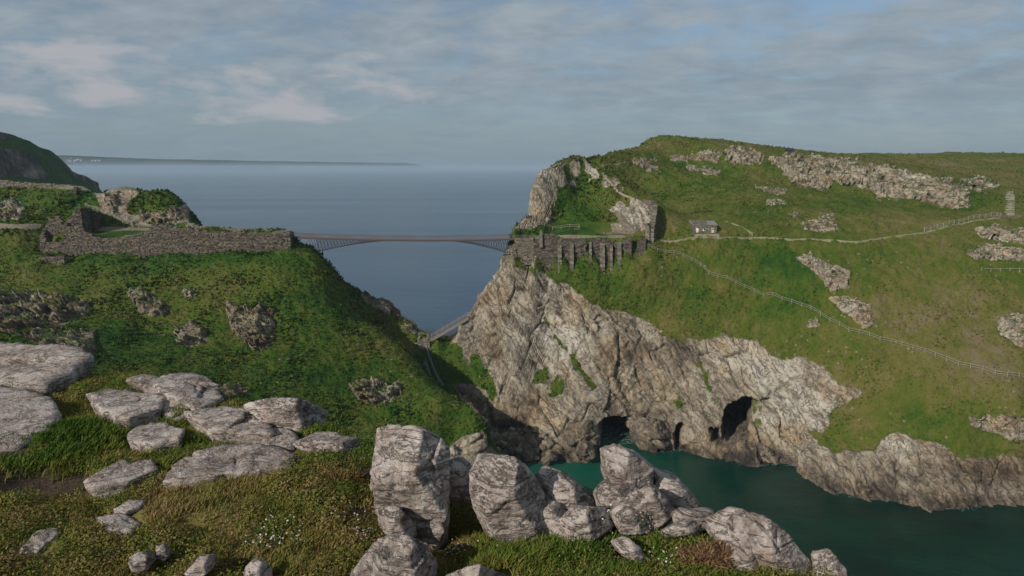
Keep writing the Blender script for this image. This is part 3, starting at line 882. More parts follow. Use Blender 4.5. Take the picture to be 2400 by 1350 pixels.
# relief: tussocks on grass, ledges and buttresses on rock
dl = np.array([0.62, -0.10, -0.78]); dl /= np.linalg.norm(dl)            # line of dip of the slate beds
nf = np.array([-0.25, -0.92, 0.30]); nf -= dl * (nf @ dl); nf /= np.linalg.norm(nf)
ac = np.cross(dl, nf)
q = np.stack([pos0 @ dl, pos0 @ ac, pos0 @ nf], 1)
warp = fbm(pos0 * 0.06, 3, 3)
q[:, 1] += warp * 5 + 1.2 * fbm(pos0 * 0.25, 2, 8)
lay = q[:, 1] * 0.23
saw = lay - np.floor(lay)
ledge = np.where(saw < 0.86, saw / 0.86, (1 - saw) / 0.14) - 0.5
lay2 = q[:, 1] * 0.8 + 0.6 * vnoise(pos0 * 0.2, 9)
saw2 = lay2 - np.floor(lay2)
ledge2 = np.where(saw2 < 0.8, saw2 / 0.8, (1 - saw2) / 0.2) - 0.5
ampl = 0.5 + 0.5 * vnoise(pos0 * 0.07, 4)
hz_ = pos0[:, 2] * 0.33 + fbm(pos0 * 0.08, 3, 15) * 3
saw3 = hz_ - np.floor(hz_)
shelf = np.where(saw3 < 0.8, saw3 / 0.8, (1 - saw3) / 0.2) - 0.5


def facets(u, v, seed):
    """broken planes: every cell of a jittered grid gets its own offset and tilt; also distance to the cell border"""
    iu, iv = np.floor(u).astype(np.int64), np.floor(v).astype(np.int64)
    best = np.full(u.shape, 9.0, np.float32)
    sec = np.full(u.shape, 9.0, np.float32)
    val = np.zeros(u.shape, np.float32)
    zz = np.zeros_like(iu)
    for a in (-1, 0, 1):
        for b in (-1, 0, 1):
            cu, cv = iu + a, iv + b
            ju = _hash(cu, cv, zz, seed) * 0.42 + 0.5 + cu
            jv = _hash(cu, cv, zz, seed + 1) * 0.42 + 0.5 + cv
            du, dv = (u - ju).astype(np.float32), (v - jv).astype(np.float32)
            d = du * du + dv * dv
            h = _hash(cu, cv, zz, seed + 2) + 1.3 * (_hash(cu, cv, zz, seed + 3) * du + _hash(cu, cv, zz, seed + 4) * dv)
            near = d < best
            sec = np.where(near, best, np.minimum(sec, d))
            val = np.where(near, h, val)
            best = np.where(near, d, best)
    return val, np.sqrt(sec) - np.sqrt(best)


f1, e1 = facets(q[:, 0] / 13 + 0.25 * warp, q[:, 1] / 6.0, 201)
f2, e2 = facets(q[:, 0] / 4.6, q[:, 1] / 2.0 + 0.3 * warp, 221)
f3, e3 = facets(q[:, 0] / 1.9, q[:, 1] / 0.9, 241)
rough_zone = sstep(-0.25, 0.35, fbm(pos0 * 0.05, 3, 17))
rr = 1.0 * fbm(q * np.array([0.03, 0.10, 0.08]), 3, 11, 0.5) * 1.6 + 0.85 * f1 + 0.42 * f2 * (0.4 + rough_zone) + 0.22 * f3 * (0.2 + rough_zone) \
    - 1.0 * sstep(0.09, 0.0, e1) - 0.5 * sstep(0.12, 0.0, e2) * rough_zone + 0.45 * ledge * ampl * rough_zone + 0.30 * shelf * (vnoise(pos0 * 0.05, 19) > 0.1) + 0.28 * fbm(pos0 * 0.8, 4, 14, 0.62)
gg = 0.60 * fbm(pos0 * 0.20, 3, 21) + 0.40 * fbm(pos0 * 0.62, 3, 22, 0.6) + 0.22 * (fbm(pos0 * 1.6, 2, 23))
calm = np.clip(1 - gravel, 0.1, 1)
flat = [(205, 530, 365, 562), (1222, 520, 1500, 560)]
for (x0, y0, x1, y1) in flat:
    calm = np.where((px0 > x0) & (px0 < x1) & (py0 > y0) & (py0 < y1) & (slope < 0.25), 0.12, calm)
amp_far = np.clip(pos0[:, 1] / 200, 0.8, 1.6)
disp = (rock * rr * 0.9 + (1 - rock) * gg * amp_far) * calm
# quiet the knoll and the left ridge a little so their outlines hold
disp *= 1 - 0.65 * sstep(216, 226, pos0[:, 1]) * rock
pos1 = pos0 + nrm0 * disp[:, None]

# sea caves eaten back into the cliff
pw = np.stack([pos1[:, 0] * 0.35, pos1[:, 1] * 0.35, pos1[:, 2] * 0.35], 1)
cw = fbm(pw, 3, 41)
CAVES = [([(1404, 1060), (1406, 1000), (1416, 984), (1444, 974), (1480, 984), (1474, 1004), (1484, 1030), (1484, 1060)], 26),
         ([(1586, 1012), (1588, 990), (1600, 988), (1606, 1004), (1596, 1018), (1594, 1058), (1578, 1058), (1578, 1040)], 9),
         ([(1704, 962), (1716, 940), (1745, 926), (1800, 936), (1766, 952), (1758, 1000), (1748, 1036), (1722, 1042), (1694, 1046), (1688, 1010), (1698, 975)], 22),
         ([(1690, 1046), (1686, 1000), (1668, 1010), (1672, 1040)], 5)]
for poly, dep in CAVES:
    x0, x1 = min(q_[0] for q_ in poly) - 15, max(q_[0] for q_ in poly) + 15
    y0, y1 = min(q_[1] for q_ in poly) - 15, max(q_[1] for q_ in poly) + 15
    s = np.nonzero((px0 > x0) & (px0 < x1) & (py0 > y0) & (py0 < y1) & (pos0[:, 1] < 200) & (pos0[:, 2] > -2.5))[0]
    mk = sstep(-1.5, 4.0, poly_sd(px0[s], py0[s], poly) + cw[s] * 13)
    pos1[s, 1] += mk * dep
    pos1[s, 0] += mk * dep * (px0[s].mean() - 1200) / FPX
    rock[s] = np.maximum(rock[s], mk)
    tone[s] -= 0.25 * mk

vi = np.arange(NC * NR).reshape(NC, NR)
quads = np.stack([vi[:-1, :-1], vi[1:, :-1], vi[1:, 1:], vi[:-1, 1:]], -1).reshape(-1, 4)
# leave out cells wholly deep under the sea
zq = pos1[quads, 2].max(1)
quads = quads[zq > -6.5]
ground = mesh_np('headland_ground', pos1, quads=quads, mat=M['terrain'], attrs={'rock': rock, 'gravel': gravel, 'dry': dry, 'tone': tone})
tag(ground, kind='structure')
tri_idx = None


def make_bvh(o):
    me = o.data
    vs = [v.co.copy() for v in me.vertices]
    return BVHTree.FromPolygons(vs, [tuple(p.vertices) for p in me.polygons])


# fast BVH: polygons straight from numpy lists
GB = BVHTree.FromPolygons(pos1.tolist(), quads.tolist())


def drop(x, y, zmax=140.0):
    """ground height under x, y"""
    h = GB.ray_cast(Vector((x, y, zmax)), Vector((0, 0, -1)))
    return h[0].z if h[0] is not None else 0.0


def hit(px, py):
    """first ground point sighted at px, py"""
    a = Vector((0, 0, CAM_Z))
    d = (Vector(at(px, py, 100.0)) - a).normalized()
    h = GB.ray_cast(a, d)
    return h[0] if h[0] is not None else Vector(at(px, py, 200))


# ------------------------------------------------------------------ tussocks standing on the grass slopes
rg = np.random.default_rng(3)
vis_full = np.stack([np.interp(Yc[i], Yd, vis[i]) for i in range(len(bc))])
vf = (vis_full[i0] * (1 - ft) + vis_full[i0 + 1] * ft).ravel()
ok = np.nonzero((rock < 0.42) & (gravel < 0.3) & (vf > 0.5) & (pos0[:, 2] > 3) & (calm > 0.5))[0]
pick = rg.choice(ok, 125000)
tp = pos1[pick] + np.stack([rg.normal(0, 0.25, len(pick)), rg.normal(0, 0.25, len(pick)), np.zeros(len(pick))], 1)
sz = rg.uniform(0.24, 0.80, len(pick))  * (0.75 + 0.7 * sstep(-0.2, 0.5, fbm(tp * 0.15, 2, 51))) * np.clip(tp[:, 1] / 220, 0.75, 1.5) * (1 - 0.42 * sstep(1380, 1600, px0[pick]))
NB = 4
ang = rg.uniform(0, 2 * np.pi, (len(pick), NB))
lean = rg.uniform(0.15, 0.9, (len(pick), NB))
ca, sa = np.cos(ang), np.sin(ang)
s_ = sz[:, None]
b0 = np.stack([tp[:, None, 0] - sa * s_ * 0.42, tp[:, None, 1] + ca * s_ * 0.42, np.broadcast_to(tp[:, None, 2] - 0.08, ca.shape)], -1)
b1 = np.stack([tp[:, None, 0] + sa * s_ * 0.42, tp[:, None, 1] - ca * s_ * 0.42, np.broadcast_to(tp[:, None, 2] - 0.08, ca.shape)], -1)
tip = np.stack([tp[:, None, 0] + ca * s_ * lean, tp[:, None, 1] + sa * s_ * lean, tp[:, None, 2] + s_ * rg.uniform(0.5, 1.0, ca.shape)], -1)
TV = np.stack([b0, b1, tip], 2).reshape(-1, 3)
tdry = np.repeat(np.clip(dry[pick] + rg.normal(0.08, 0.36, len(pick)), -0.3, 1.5), NB * 3)
tus = mesh_np('tussock_grass', TV, tris=np.arange(len(TV)).reshape(-1, 3), mat=M['tussock'], attrs={'dry': tdry}, smooth=False)
tag(tus, kind='stuff')

# ------------------------------------------------------------------ sea
nx, ny = 150, 130
gx = np.concatenate([[-70000, -20000, -6000, -2000, -800, -400], np.linspace(-250, 300, nx), [500, 1000, 3000, 8000, 25000, 70000]])
gy = np.concatenate([[-3000, -500, 0, 40, 80], np.linspace(100, 260, ny), [320, 420, 600, 1000, 2000, 5000, 12000, 30000, 70000]])
SXg, SYg = np.meshgrid(gx, gy, indexing='ij')
zb = base_h(np.clip(SXg, -250, 430), np.clip(SYg, 96, 460)).reshape(SXg.shape)
foam = sstep(-3.6, -0.2, zb) * (SYg > 100) * (SYg < 200)
wv = np.stack([SXg.ravel(), SYg.ravel(), np.zeros(SXg.size)], 1)
vi2 = np.arange(SXg.size).reshape(SXg.shape)
qs = np.stack([vi2[:-1, :-1], vi2[1:, :-1], vi2[1:, 1:], vi2[:-1, 1:]], -1).reshape(-1, 4)
sea = mesh_np('sea', wv, quads=qs, mat=M['sea_water'], attrs={'foam': foam.ravel()})
tag(sea, kind='structure')

# ------------------------------------------------------------------ dark headland behind the left ward
def strip_hill(name, prof, Yf, Yb, seedv, matname, res=(160, 60), amp=6.0, attrs=None, rel=False):
    """a long hill: crest line prof = [(px, py, Y)], falling forward to Yf and back to Yb at sea level"""
    cr = np.array([at(*q) for q in prof])
    n, mrow = res
    s = np.linspace(0, 1, n)
    k = np.concatenate([[0], np.cumsum(np.hypot(np.diff(cr[:, 0]), np.diff(cr[:, 2])))])
    k /= k[-1]
    cx, cyy, cz = (np.interp(s, k, cr[:, j]) for j in range(3))
    V = []
    for j in range(mrow):
        v = j / (mrow - 1)
        if v < 0.6:
            a = v / 0.6
            prof_h = a ** 0.9
            yy = cyy + ((Yf if rel else Yf - cyy)) * (1 - a)
        else:
            a = (1 - v) / 0.4
            prof_h = a ** 0.8
            yy = cyy + ((Yb if rel else Yb - cyy)) * (1 - a)
        zz = -4 + (cz + 4) * prof_h
        V.append(np.stack([cx * (yy / cyy), yy, zz], 1))
    V = np.stack(V, 1).reshape(-1, 3)
    f = amp
    dd = (fbm(V / (f * 5), 4, seedv) + 0.45 * fbm(V / (f * 1.6), 4, seedv + 3, 0.6, ridged=True)) * f * np.clip(V[:, 2] / (cz.max() * 0.5), 0, 1)
    V[:, 1] -= dd * 1.2
    V[:, 2] += fbm(V / (f * 2.5), 3, seedv + 5) * f * 0.22 * np.clip(V[:, 2] / 10, 0, 1)
    vi = np.arange(n * mrow).reshape(n, mrow)
    q = np.stack([vi[:-1, :-1], vi[1:, :-1], vi[1:, 1:], vi[:-1, 1:]], -1).reshape(-1, 4)
    at_ = attrs(V) if attrs else None
    o = mesh_np(name, V, quads=q, mat=M[matname], attrs=at_)
    return tag(o, kind='structure')


def dark_attrs(V):
    px, py = sight(V[:, 0], V[:, 1], V[:, 2])
    j = fbm(V * 0.05, 4, 6) * 14
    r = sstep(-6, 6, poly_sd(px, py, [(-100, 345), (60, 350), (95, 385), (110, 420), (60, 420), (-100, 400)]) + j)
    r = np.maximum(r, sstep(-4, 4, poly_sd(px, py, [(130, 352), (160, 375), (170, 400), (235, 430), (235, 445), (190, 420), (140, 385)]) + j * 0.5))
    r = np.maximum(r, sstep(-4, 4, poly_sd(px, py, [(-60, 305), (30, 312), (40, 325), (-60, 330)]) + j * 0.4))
    return {'rock': r, 'gravel': np.zeros(len(V)), 'dry': np.full(len(V), 0.12), 'tone': np.full(len(V), 0.22) + 0.4 * np.exp(-(((px - 75) / 22) ** 2 + ((py - 408) / 13) ** 2))}  # evenly dark tone; the pale spot paints sunlight onto one rock face


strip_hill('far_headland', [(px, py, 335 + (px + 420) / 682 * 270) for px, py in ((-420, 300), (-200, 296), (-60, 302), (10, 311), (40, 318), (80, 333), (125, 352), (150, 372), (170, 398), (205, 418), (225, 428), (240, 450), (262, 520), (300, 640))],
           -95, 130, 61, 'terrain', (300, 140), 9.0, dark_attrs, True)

# far coast in the haze
m_, t_ = new_mat("far_coast")
p_ = pos(t_)
finish(t_, t_.ramp(t_.noise(p_, 0.0009, 5, 0.6), [(0.4, (0.022, 0.034, 0.030)), (0.6, (0.05, 0.060, 0.045))]), 0.95)
strip_hill('far_coast_hills', [(-500, 366, 19000), (-100, 362, 19000), (100, 363, 19000), (180, 364, 19000), (260, 368, 19000), (360, 372, 19000), (480, 374, 19000), (600, 376.5, 19000), (640, 379, 19000), (655, 392, 19000)], 17600, 22000, 71, 'far_coast', (160, 24), 50.0)
strip_hill('farthest_coast_hills', [(560, 376, 27000), (640, 377, 27000), (760, 379, 27000), (880, 381, 27000), (950, 382, 27000), (985, 386, 27000), (1000, 391, 27000), (1010, 393, 27000)], 25500, 31000, 72, 'far_coast', (120, 20), 50.0)
# ------------------------------------------------------------------ ruined walls
RNG = np.random.default_rng(7)


def boxes_np(P8):
    """(n,8,3) corner arrays to verts and quads"""
    n = len(P8)
    base = np.array([[3, 2, 1, 0], [4, 5, 6, 7], [0, 1, 5, 4], [1, 2, 6, 5], [2, 3, 7, 6], [3, 0, 4, 7]])
    q = (np.arange(n)[:, None, None] * 8 + base[None]).reshape(-1, 4)
    return P8.reshape(-1, 3), q


def stone_rows(line, top, thick, course=0.34, length=0.62, base=None, sink=0.9, holes=(), rough=0.16):
    """stones laid in courses. line [(px, py_any, Y)] along the wall foot; top [(px, py)] ragged crest as sighted"""
    pts = np.array([(at(px, 560, Y)[0], Y) for px, Y in line])
    seg = np.hypot(*np.diff(pts, axis=0).T)
    s = np.concatenate([[0], np.cumsum(seg)])
    L = s[-1]
    pxs = np.array([q[0] for q in line], float)
    tp = np.array(top, float)
    key = 'px' if abs(pxs[-1] - pxs[0]) > 3 else 's'
    out = []
    n = max(2, int(L / 0.4))
    ss = np.linspace(0, L, n)
    xs, ys = np.interp(ss, s, pts[:, 0]), np.interp(ss, s, pts[:, 1])
    pxx = np.interp(ss, s, pxs)
    order = np.argsort(tp[:, 0])
    tpx, tpy = tp[order, 0], tp[order, 1]
    pyt = np.interp(pxx, tpx, tpy)
    zt = np.array([at(a, b, c)[2] for a, b, c in zip(pxx, pyt, ys)])
    zb = np.array([drop(a, b) for a, b in zip(xs, ys)]) - sink if base is None else np.full(n, base)
    z0, z1 = zb.min(), zt.max()
    z = z0
    while z < z1:
        h = course * RNG.uniform(0.7, 1.35)
        a = -RNG.uniform(0, length)
        while a < L:
            l = length * RNG.uniform(0.5, 1.7)
            m = min(max(a + l / 2, 0), L)
            top_here, bot_here = np.interp(m, ss, zt), np.interp(m, ss, zb)
            a0, a1 = max(a, 0), min(a + l, L)
            zc = z + h / 2
            ok = a1 - a0 > 0.08 and z + h * 0.5 < top_here + RNG.uniform(-0.15, 0.15) and z + h > bot_here
            if ok:
                mp = np.interp(m, ss, pxx)
                mpy = sight(np.interp(m, ss, xs), np.interp(m, ss, ys), zc)[1]
                for (hx, hy, hrx, hry) in holes:
                    if ((mp - hx) / hrx) ** 2 + ((mpy - hy) / hry) ** 2 < 1:
                        ok = False
            if ok:
                k = min(max(np.searchsorted(s, m) - 1, 0), len(seg) - 1)
                t = (pts[k + 1] - pts[k]) / seg[k]
                nn = np.array([t[1], -t[0]])
                c0 = pts[k] + t * (a0 - s[k] + 0.012)
                c1 = pts[k] + t * (a1 - s[k] - 0.012)
                f, b = thick / 2 + RNG.normal(0, rough * 0.5), thick / 2 + RNG.normal(0, rough * 0.5)
                j = RNG.normal(0, 0.02, (8,))
                zl, zh = z + 0.008 + j[0], z + h - 0.008 + j[1]
                f2 = f + RNG.normal(0, 0.035)
                out.append([(*(c0 + nn * (f + j[2])), zl), (*(c1 + nn * (f + j[3])), zl), (*(c1 - nn * b), zl), (*(c0 - nn * b), zl),
                            (*(c0 + nn * (f2 + j[4])), zh + j[6]), (*(c1 + nn * (f2 + j[5])), zh + j[7]), (*(c1 - nn * b), zh), (*(c0 - nn * b), zh)])
            a += l
        z += h
    return np.array(out, dtype=np.float64)


def ruin(name, label, pieces, mat='masonry', cat='ruined wall', group=None, parts=()):
    """pieces: list of dicts for stone_rows; one stonework part each"""
    allb = [stone_rows(**p) for p in pieces]
    allb = [b for b in allb if len(b)]
    c = np.concatenate(allb).reshape(-1, 3).mean(0)
    zmin = min(b[..., 2].min() for b in allb)
    root = empty(name, (float(c[0]), float(c[1]), float(zmin)), label, cat, group)
    v, q = boxes_np(np.concatenate(allb))
    o = mesh_np('stonework', v, quads=q, mat=M[mat], parent=root, smooth=False)
    o['kind'] = 'stuff'
    return root


cw_top = [(96, 574), (100, 556), (104, 545), (109, 540), (110, 566), (152, 566), (153, 531), (200, 532), (206, 543), (225, 553), (255, 559), (275, 559), (300, 552), (330, 549), (350, 540), (364, 526), (385, 526), (405, 531),
          (440, 535), (470, 539), (510, 543), (560, 543), (600, 546), (640, 546), (682, 545)]
ruin('curtain_wall', 'long ruined stone curtain wall with a sagging ragged top along the left hilltop',
     [dict(line=[(96, 203.6), (250, 202.6), (400, 201.6), (550, 200.8), (682, 200.6)], top=cw_top, thick=1.5, sink=2.2)])
ruin('ruined_tower', 'broken hollow stone tower with a dark breach at the left end of the long wall',
     [dict(line=[(108, 208.5), (160, 208.5)], top=[(108, 545), (114, 528), (121, 514), (137, 512), (141, 503), (147, 508), (153, 522), (160, 530)], thick=1.0, base=56.0),
      dict(line=[(97, 204.3), (108, 208.5)], top=[(97, 560), (103, 545), (108, 535)], thick=1.0, base=53.5),
      dict(line=[(153, 204.0), (160, 208.5)], top=[(153, 532), (160, 522)], thick=0.9, base=55.0)])
ruin('ruined_gate_wall', 'tall jagged gate wall with a dark shaded side facing the small courtyard lawn',
     [dict(line=[(199, 209.5), (212, 214), (231, 221)], top=[(199, 486), (218, 487), (222, 500), (228, 520), (231, 534)], thick=1.3),
      dict(line=[(160, 209), (199, 209.5)], top=[(160, 522), (176, 508), (186, 490), (199, 486)], thick=1.2)])
ruin('ruined_wall', 'thin standing fragment of dark wall beside the wooden steps in the ward',
     [dict(line=[(226, 215), (240, 219.5), (253, 223.5)], top=[(226, 494), (240, 498), (247, 510), (253, 536)], thick=1.0)])
ruin('ruined_wall', 'narrow spike of ruined wall at the top of the wooden steps',
     [dict(line=[(186, 229), (203, 239)], top=[(186, 452), (190, 437), (197, 446), (203, 458)], thick=1.0)])
ruin('stone_wall', 'low rubble wall bounding the top of the upper left grass ward',
     [dict(line=[(-120, 243.5), (0, 242), (90, 240.5), (186, 238.5)], top=[(-120, 414), (0, 417), (40, 424), (100, 429), (186, 434)], thick=1.2, length=0.8)], 'masonry_pale')
ruin('parapet_wall', 'long low parapet wall beside the footpath leading to the bridge',
     [dict(line=[(440, 219), (520, 214.5), (600, 211), (684, 208.6)], top=[(440, 520), (480, 531), (560, 535), (640, 539), (684, 542)], thick=0.9)], 'masonry_pale')
ruin('bridge_abutment', 'squared stone abutment carrying the left end of the arched footbridge',
     [dict(line=[(640, 205.4), (684, 205.2)], top=[(640, 548), (650, 542), (684, 543)], thick=4.6, length=0.8, rough=0.06)], 'masonry_pale', 'abutment')
ruin('low_wall', 'low turfed footing of a lost wall below the broken tower',
     [dict(line=[(52, 199), (148, 198)], top=[(52, 604), (100, 603), (140, 600), (148, 601)], thick=1.0)])
# right side
bw = ruin('buttressed_wall', 'long roofless stone wall with tall sloping buttresses below the terrace',
          [dict(line=[(1250, 204.4), (1480, 204.4)], top=[(1250, 566), (1262, 556), (1275, 549), (1300, 547), (1308, 555), (1330, 559), (1368, 560), (1374, 568), (1384, 566), (1388, 560), (1420, 560), (1440, 568), (1456, 570), (1466, 562), (1480, 556)],
                thick=1.3, sink=2.0, holes=((1380, 580, 6, 9), (1437, 584, 5, 9)))])
for (bx, tpy, bpy_, bwid) in ((1312, 577, 616, 9), (1340, 572, 616, 9), (1384, 570, 592, 6), (1412, 571, 610, 11), (1433, 575, 597, 6), (1452, 571, 597, 9)):
    st = []
    t0 = at(bx, tpy, 203.4)
    z1, z0 = t0[2], drop(at(bx, 600, 201.5)[0], 201.6) - 1.2
    wdt = bwid / 1600 * 203
    z = z0
    while z < z1:
        h = 0.36 * RNG.uniform(0.8, 1.3)
        f = (z - z0) / (z1 - z0)
        yf = 201.4 + 1.9 * f + RNG.normal(0, 0.05)
        x = t0[0] - wdt / 2
        while x < t0[0] + wdt / 2 - 0.1:
            l = min(RNG.uniform(0.4, 0.9), t0[0] + wdt / 2 - x)
            e = RNG.normal(0, 0.04)
            st.append([(x, yf + e, z), (x + l - 0.02, yf + e, z), (x + l - 0.02, 203.7, z), (x, 203.7, z), (x, yf + 0.1 + e, z + h), (x + l - 0.02, yf + 0.1 + e, z + h), (x + l - 0.02, 203.7, z + h), (x, 203.7, z + h)])
            x += l
        z += h
    v, q = boxes_np(np.array(st))
    b = mesh_np('buttress', v, quads=q, mat=M['masonry_pale'], parent=bw, smooth=False)
ruin('tall_ruined_wall', 'tall pale ruined wall climbing the slope at the right end of the terrace',
     [dict(line=[(1497, 226), (1516, 221), (1533, 215.5)], top=[(1497, 474), (1503, 470), (1528, 470), (1533, 476)], thick=1.5, sink=1.5),
      dict(line=[(1533, 215.5), (1531, 211), (1527, 207)], top=[(1527, 540), (1529, 520), (1531, 505), (1533, 480)], thick=1.4, sink=2.0),
      dict(line=[(1524, 207), (1514, 208)], top=[(1514, 524), (1518, 518), (1524, 536)], thick=1.0, sink=2.0)], 'masonry_pale')
ruin('ruined_gatehouse', 'shaded gatehouse wall stub where the fence meets the buttressed wall',
     [dict(line=[(1478, 209.5), (1500, 2018), (1512, 205)], top=[(1478, 556), (1488, 553), (1497, 562), (1505, 566), (1512, 560)], thick=1.2, sink=2.0),
      dict(line=[(1494, 204.6), (1513, 204.4)], top=[(1494, 562), (1503, 558), (1513, 560)], thick=1.0, sink=2.0),
      dict(line=[(1462, 207), (1480, 204.6)], top=[(1462, 566), (1472, 560), (1480, 556)], thick=1.2, sink=2.0)])
ruin('low_wall', 'low rubble wall along the inner edge of the terrace path',
     [dict(line=[(1356, 212), (1468, 212)], top=[(1356, 545), (1400, 547), (1440, 545), (1468, 547)], thick=0.9, sink=1.0)], 'masonry_pale')
ruin('gable_stub', 'small pointed gable stub standing on the terrace lawn',
     [dict(line=[(1338, 211), (1364, 211)], top=[(1338, 546), (1347, 535), (1356, 532), (1364, 547)], thick=0.9, sink=1.0)], 'masonry_pale')
ruin('terrace_parapet', 'toothed stone parapet where the footbridge lands on the right cliff',
     [dict(line=[(1204, 208.2), (1222, 212), (1240, 216.5)], top=[(1204, 537), (1208, 534), (1212, 536), (1216, 531), (1222, 533), (1228, 528), (1234, 530), (1240, 526)], thick=0.8, sink=2.5)], 'masonry_pale')
ruin('terrace_abutment', 'stone landing under the right end of the arched footbridge',
     [dict(line=[(1206, 206.6), (1250, 206.6)], top=[(1206, 557), (1250, 557)], thick=3.6, sink=3.0, rough=0.08)], 'masonry_pale', 'abutment')
ps = MB()
b0 = Vector(at(1268, 572, 203.4))
ps.hexa([b0 + Vector(c) for c in ((-0.5, -0.4, -1), (0.5, -0.4, -1), (0.5, 0.4, -1), (-0.5, 0.4, -1), (-0.36, -0.3, 4.1), (0.3, -0.3, 4.0), (0.3, 0.3, 4.0), (-0.36, 0.3, 4.1))])
tag(ps.build('standing_pillar', M['masonry_pale']), 'pale upright stone pillar at the left end of the buttressed wall', 'pillar')

# ------------------------------------------------------------------ arched footbridge
def curve_y(pts, x):
    a = np.array(pts, float)
    return float(np.interp(x, a[:, 0], a[:, 1]))


BY = 206.2
deck_px = [(684, 555.5), (760, 558.5), (900, 562), (1000, 563), (1060, 562.6), (1200, 560), (1232, 558.5)]
br = empty('arched_footbridge', at(950, 562, BY), 'slender arched steel footbridge spanning the gap between the two headlands', 'bridge')
half = 1.25


def bridge_line(y, n=44, a=684, b=1232, pts=deck_px, dz=0.0):
    out = []
    for k in range(n + 1):
        px = a + (b - a) * k / n
        p = Vector(at(px, curve_y(pts, px), BY))
        out.append(Vector((p.x, y, p.z + dz)))
    return out


dk = MB()
mid = bridge_line(BY, 40)
for k in range(40):
    dk.bar(mid[k], mid[k + 1], half * 2, 0.16)
dk.build('deck', M['bridge_deck'], br)
for sgn in (-1, 1):
    y = BY + sgn * half
    eb = MB()
    ln = bridge_line(y, 40, dz=-0.12)
    for k in range(40):
        eb.bar(ln[k], ln[k + 1], 0.14, 0.30)
    eb.build('edge_beam', M['bridge_steel'], br)
    hr = MB()
    ln = bridge_line(y, 40, dz=1.22)
    for k in range(40):
        hr.bar(ln[k], ln[k + 1], 0.07, 0.06)
    hr.build('handrail', M['bridge_steel'], br)
    bl = []
    n = 620
    for k in range(n + 1):
        px = 684 + 548 * k / n
        p = at(px, curve_y(deck_px, px), BY)
        w_ = 0.016
        bl.append([(p[0] - w_, y - w_, p[2]), (p[0] + w_, y - w_, p[2]), (p[0] + w_, y + w_, p[2]), (p[0] - w_, y + w_, p[2]),
                   (p[0] - w_, y - w_, p[2] + 1.2), (p[0] + w_, y - w_, p[2] + 1.2), (p[0] + w_, y + w_, p[2] + 1.2), (p[0] - w_, y + w_, p[2] + 1.2)])
    v, q = boxes_np(np.array(bl))
    mesh_np('baluster', v, quads=q, mat=M['bridge_deck'], parent=br, smooth=False)['kind'] = 'stuff'
    for side, ch in (('l', [(738, 591), (770, 584), (800, 577.5), (835, 571), (870, 566.5), (905, 563.5)]), ('r', [(1190, 592), (1160, 583), (1130, 575.5), (1100, 569.5), (1080, 566.5), (1060, 564)])):
        cm = MB()
        pts = [Vector(at(px, py, BY)) for px, py in ch]
        pts = [Vector((p.x, y, p.z)) for p in pts]
        for k in range(len(pts) - 1):
            cm.bar(pts[k], pts[k + 1] + (pts[k + 1] - pts[k]) * 0.02, 0.16, 0.20)
        cm.build('arch_chord', M['bridge_steel'], br)
        ca = sorted(ch)
        x0, x1 = ca[0][0], ca[-1][0]
        n = 22
        for k in range(n):
            f0, f1 = k / n, (k + 1) / n
            for (fa, fb) in ((f0, f1), (f1, f0)) if k % 1 == 0 else ():
                pa, pb = x0 + (x1 - x0) * fa, x0 + (x1 - x0) * fb
                lo, up = Vector(at(pa, curve_y(ca, pa), BY)), Vector(at(pb, curve_y(deck_px, pb), BY))
                if up.z - lo.z < 0.25:
                    continue
                sm = MB()
                sm.bar((lo.x, y, lo.z), (up.x, y, up.z - 0.2), 0.10)
                sm.build('strut', M['bridge_steel'], br)
    # raking end struts to the rock
    em = MB()
    a_, b_ = Vector(at(724, 557, BY)), Vector(at(739, 591, BY))
    em.bar((a_.x, y, a_.z - 0.2), (b_.x, y, b_.z), 0.09)
    em.build('end_strut', M['bridge_steel'], br)
    em = MB()
    a_, b_ = Vector(at(1212, 559, BY)), Vector(at(1190, 592, BY))
    em.bar((a_.x, y, a_.z - 0.2), (b_.x, y, b_.z), 0.09)
    em.build('end_strut', M['bridge_steel'], br)
rs = MB()
ln = bridge_line(BY, 24, 880, 1085, dz=-0.26)
for k in range(24):
    rs.bar(ln[k], ln[k + 1], 1.6, 0.16)
rs.build('soffit', M['bridge_red'], br)

# ------------------------------------------------------------------ wooden stair bridge over the gully
sb = empty('stair_bridge', at(1048, 768, 203.5), 'steep wooden stair bridge with railings climbing from the gully to the right cliff', 'stair bridge')
A0, A1 = Vector(at(1000, 799, 203.6)), Vector(at(1098, 741, 204.4))
dirv = (A1 - A0).normalized()
side = Vector((-dirv.y, dirv.x, 0)).normalized()
for s_ in (-0.9, 0.9):
    m_ = MB()
    m_.bar(A0 + side * s_ + Vector((0, 0, -0.45)), A1 + side * s_ + Vector((0, 0, -0.45)), 0.22, 0.85)
    m_.build('side_beam', M['grey_wood'], sb)
for k in range(30):
    m_ = MB()
    c = A0.lerp(A1, (k + 0.5) / 30)
    m_.box(c + Vector((0, 0, 0.06)), (0.42, 1.7, 0.08), (Vector((dirv.x, dirv.y, 0)).normalized(), side, Vector((0, 0, 1))))
    m_.build('tread', M['bridge_deck'], sb)
for s_ in (-0.9, 0.9):
    for dz in (0.65, 1.15):
        m_ = MB()
        m_.bar(A0 + side * s_ + Vector((0, 0, dz)), A1 + side * s_ + Vector((0, 0, dz)), 0.07, 0.09)
        m_.build('rail', M['grey_wood'], sb)
    for k in range(9):
        c = A0.lerp(A1, k / 8) + side * s_
        m_ = MB()
        m_.bar(c + Vector((0, 0, -0.1)), c + Vector((0, 0, 1.22)), 0.12)
        m_.build('post', M['grey_wood'], sb)
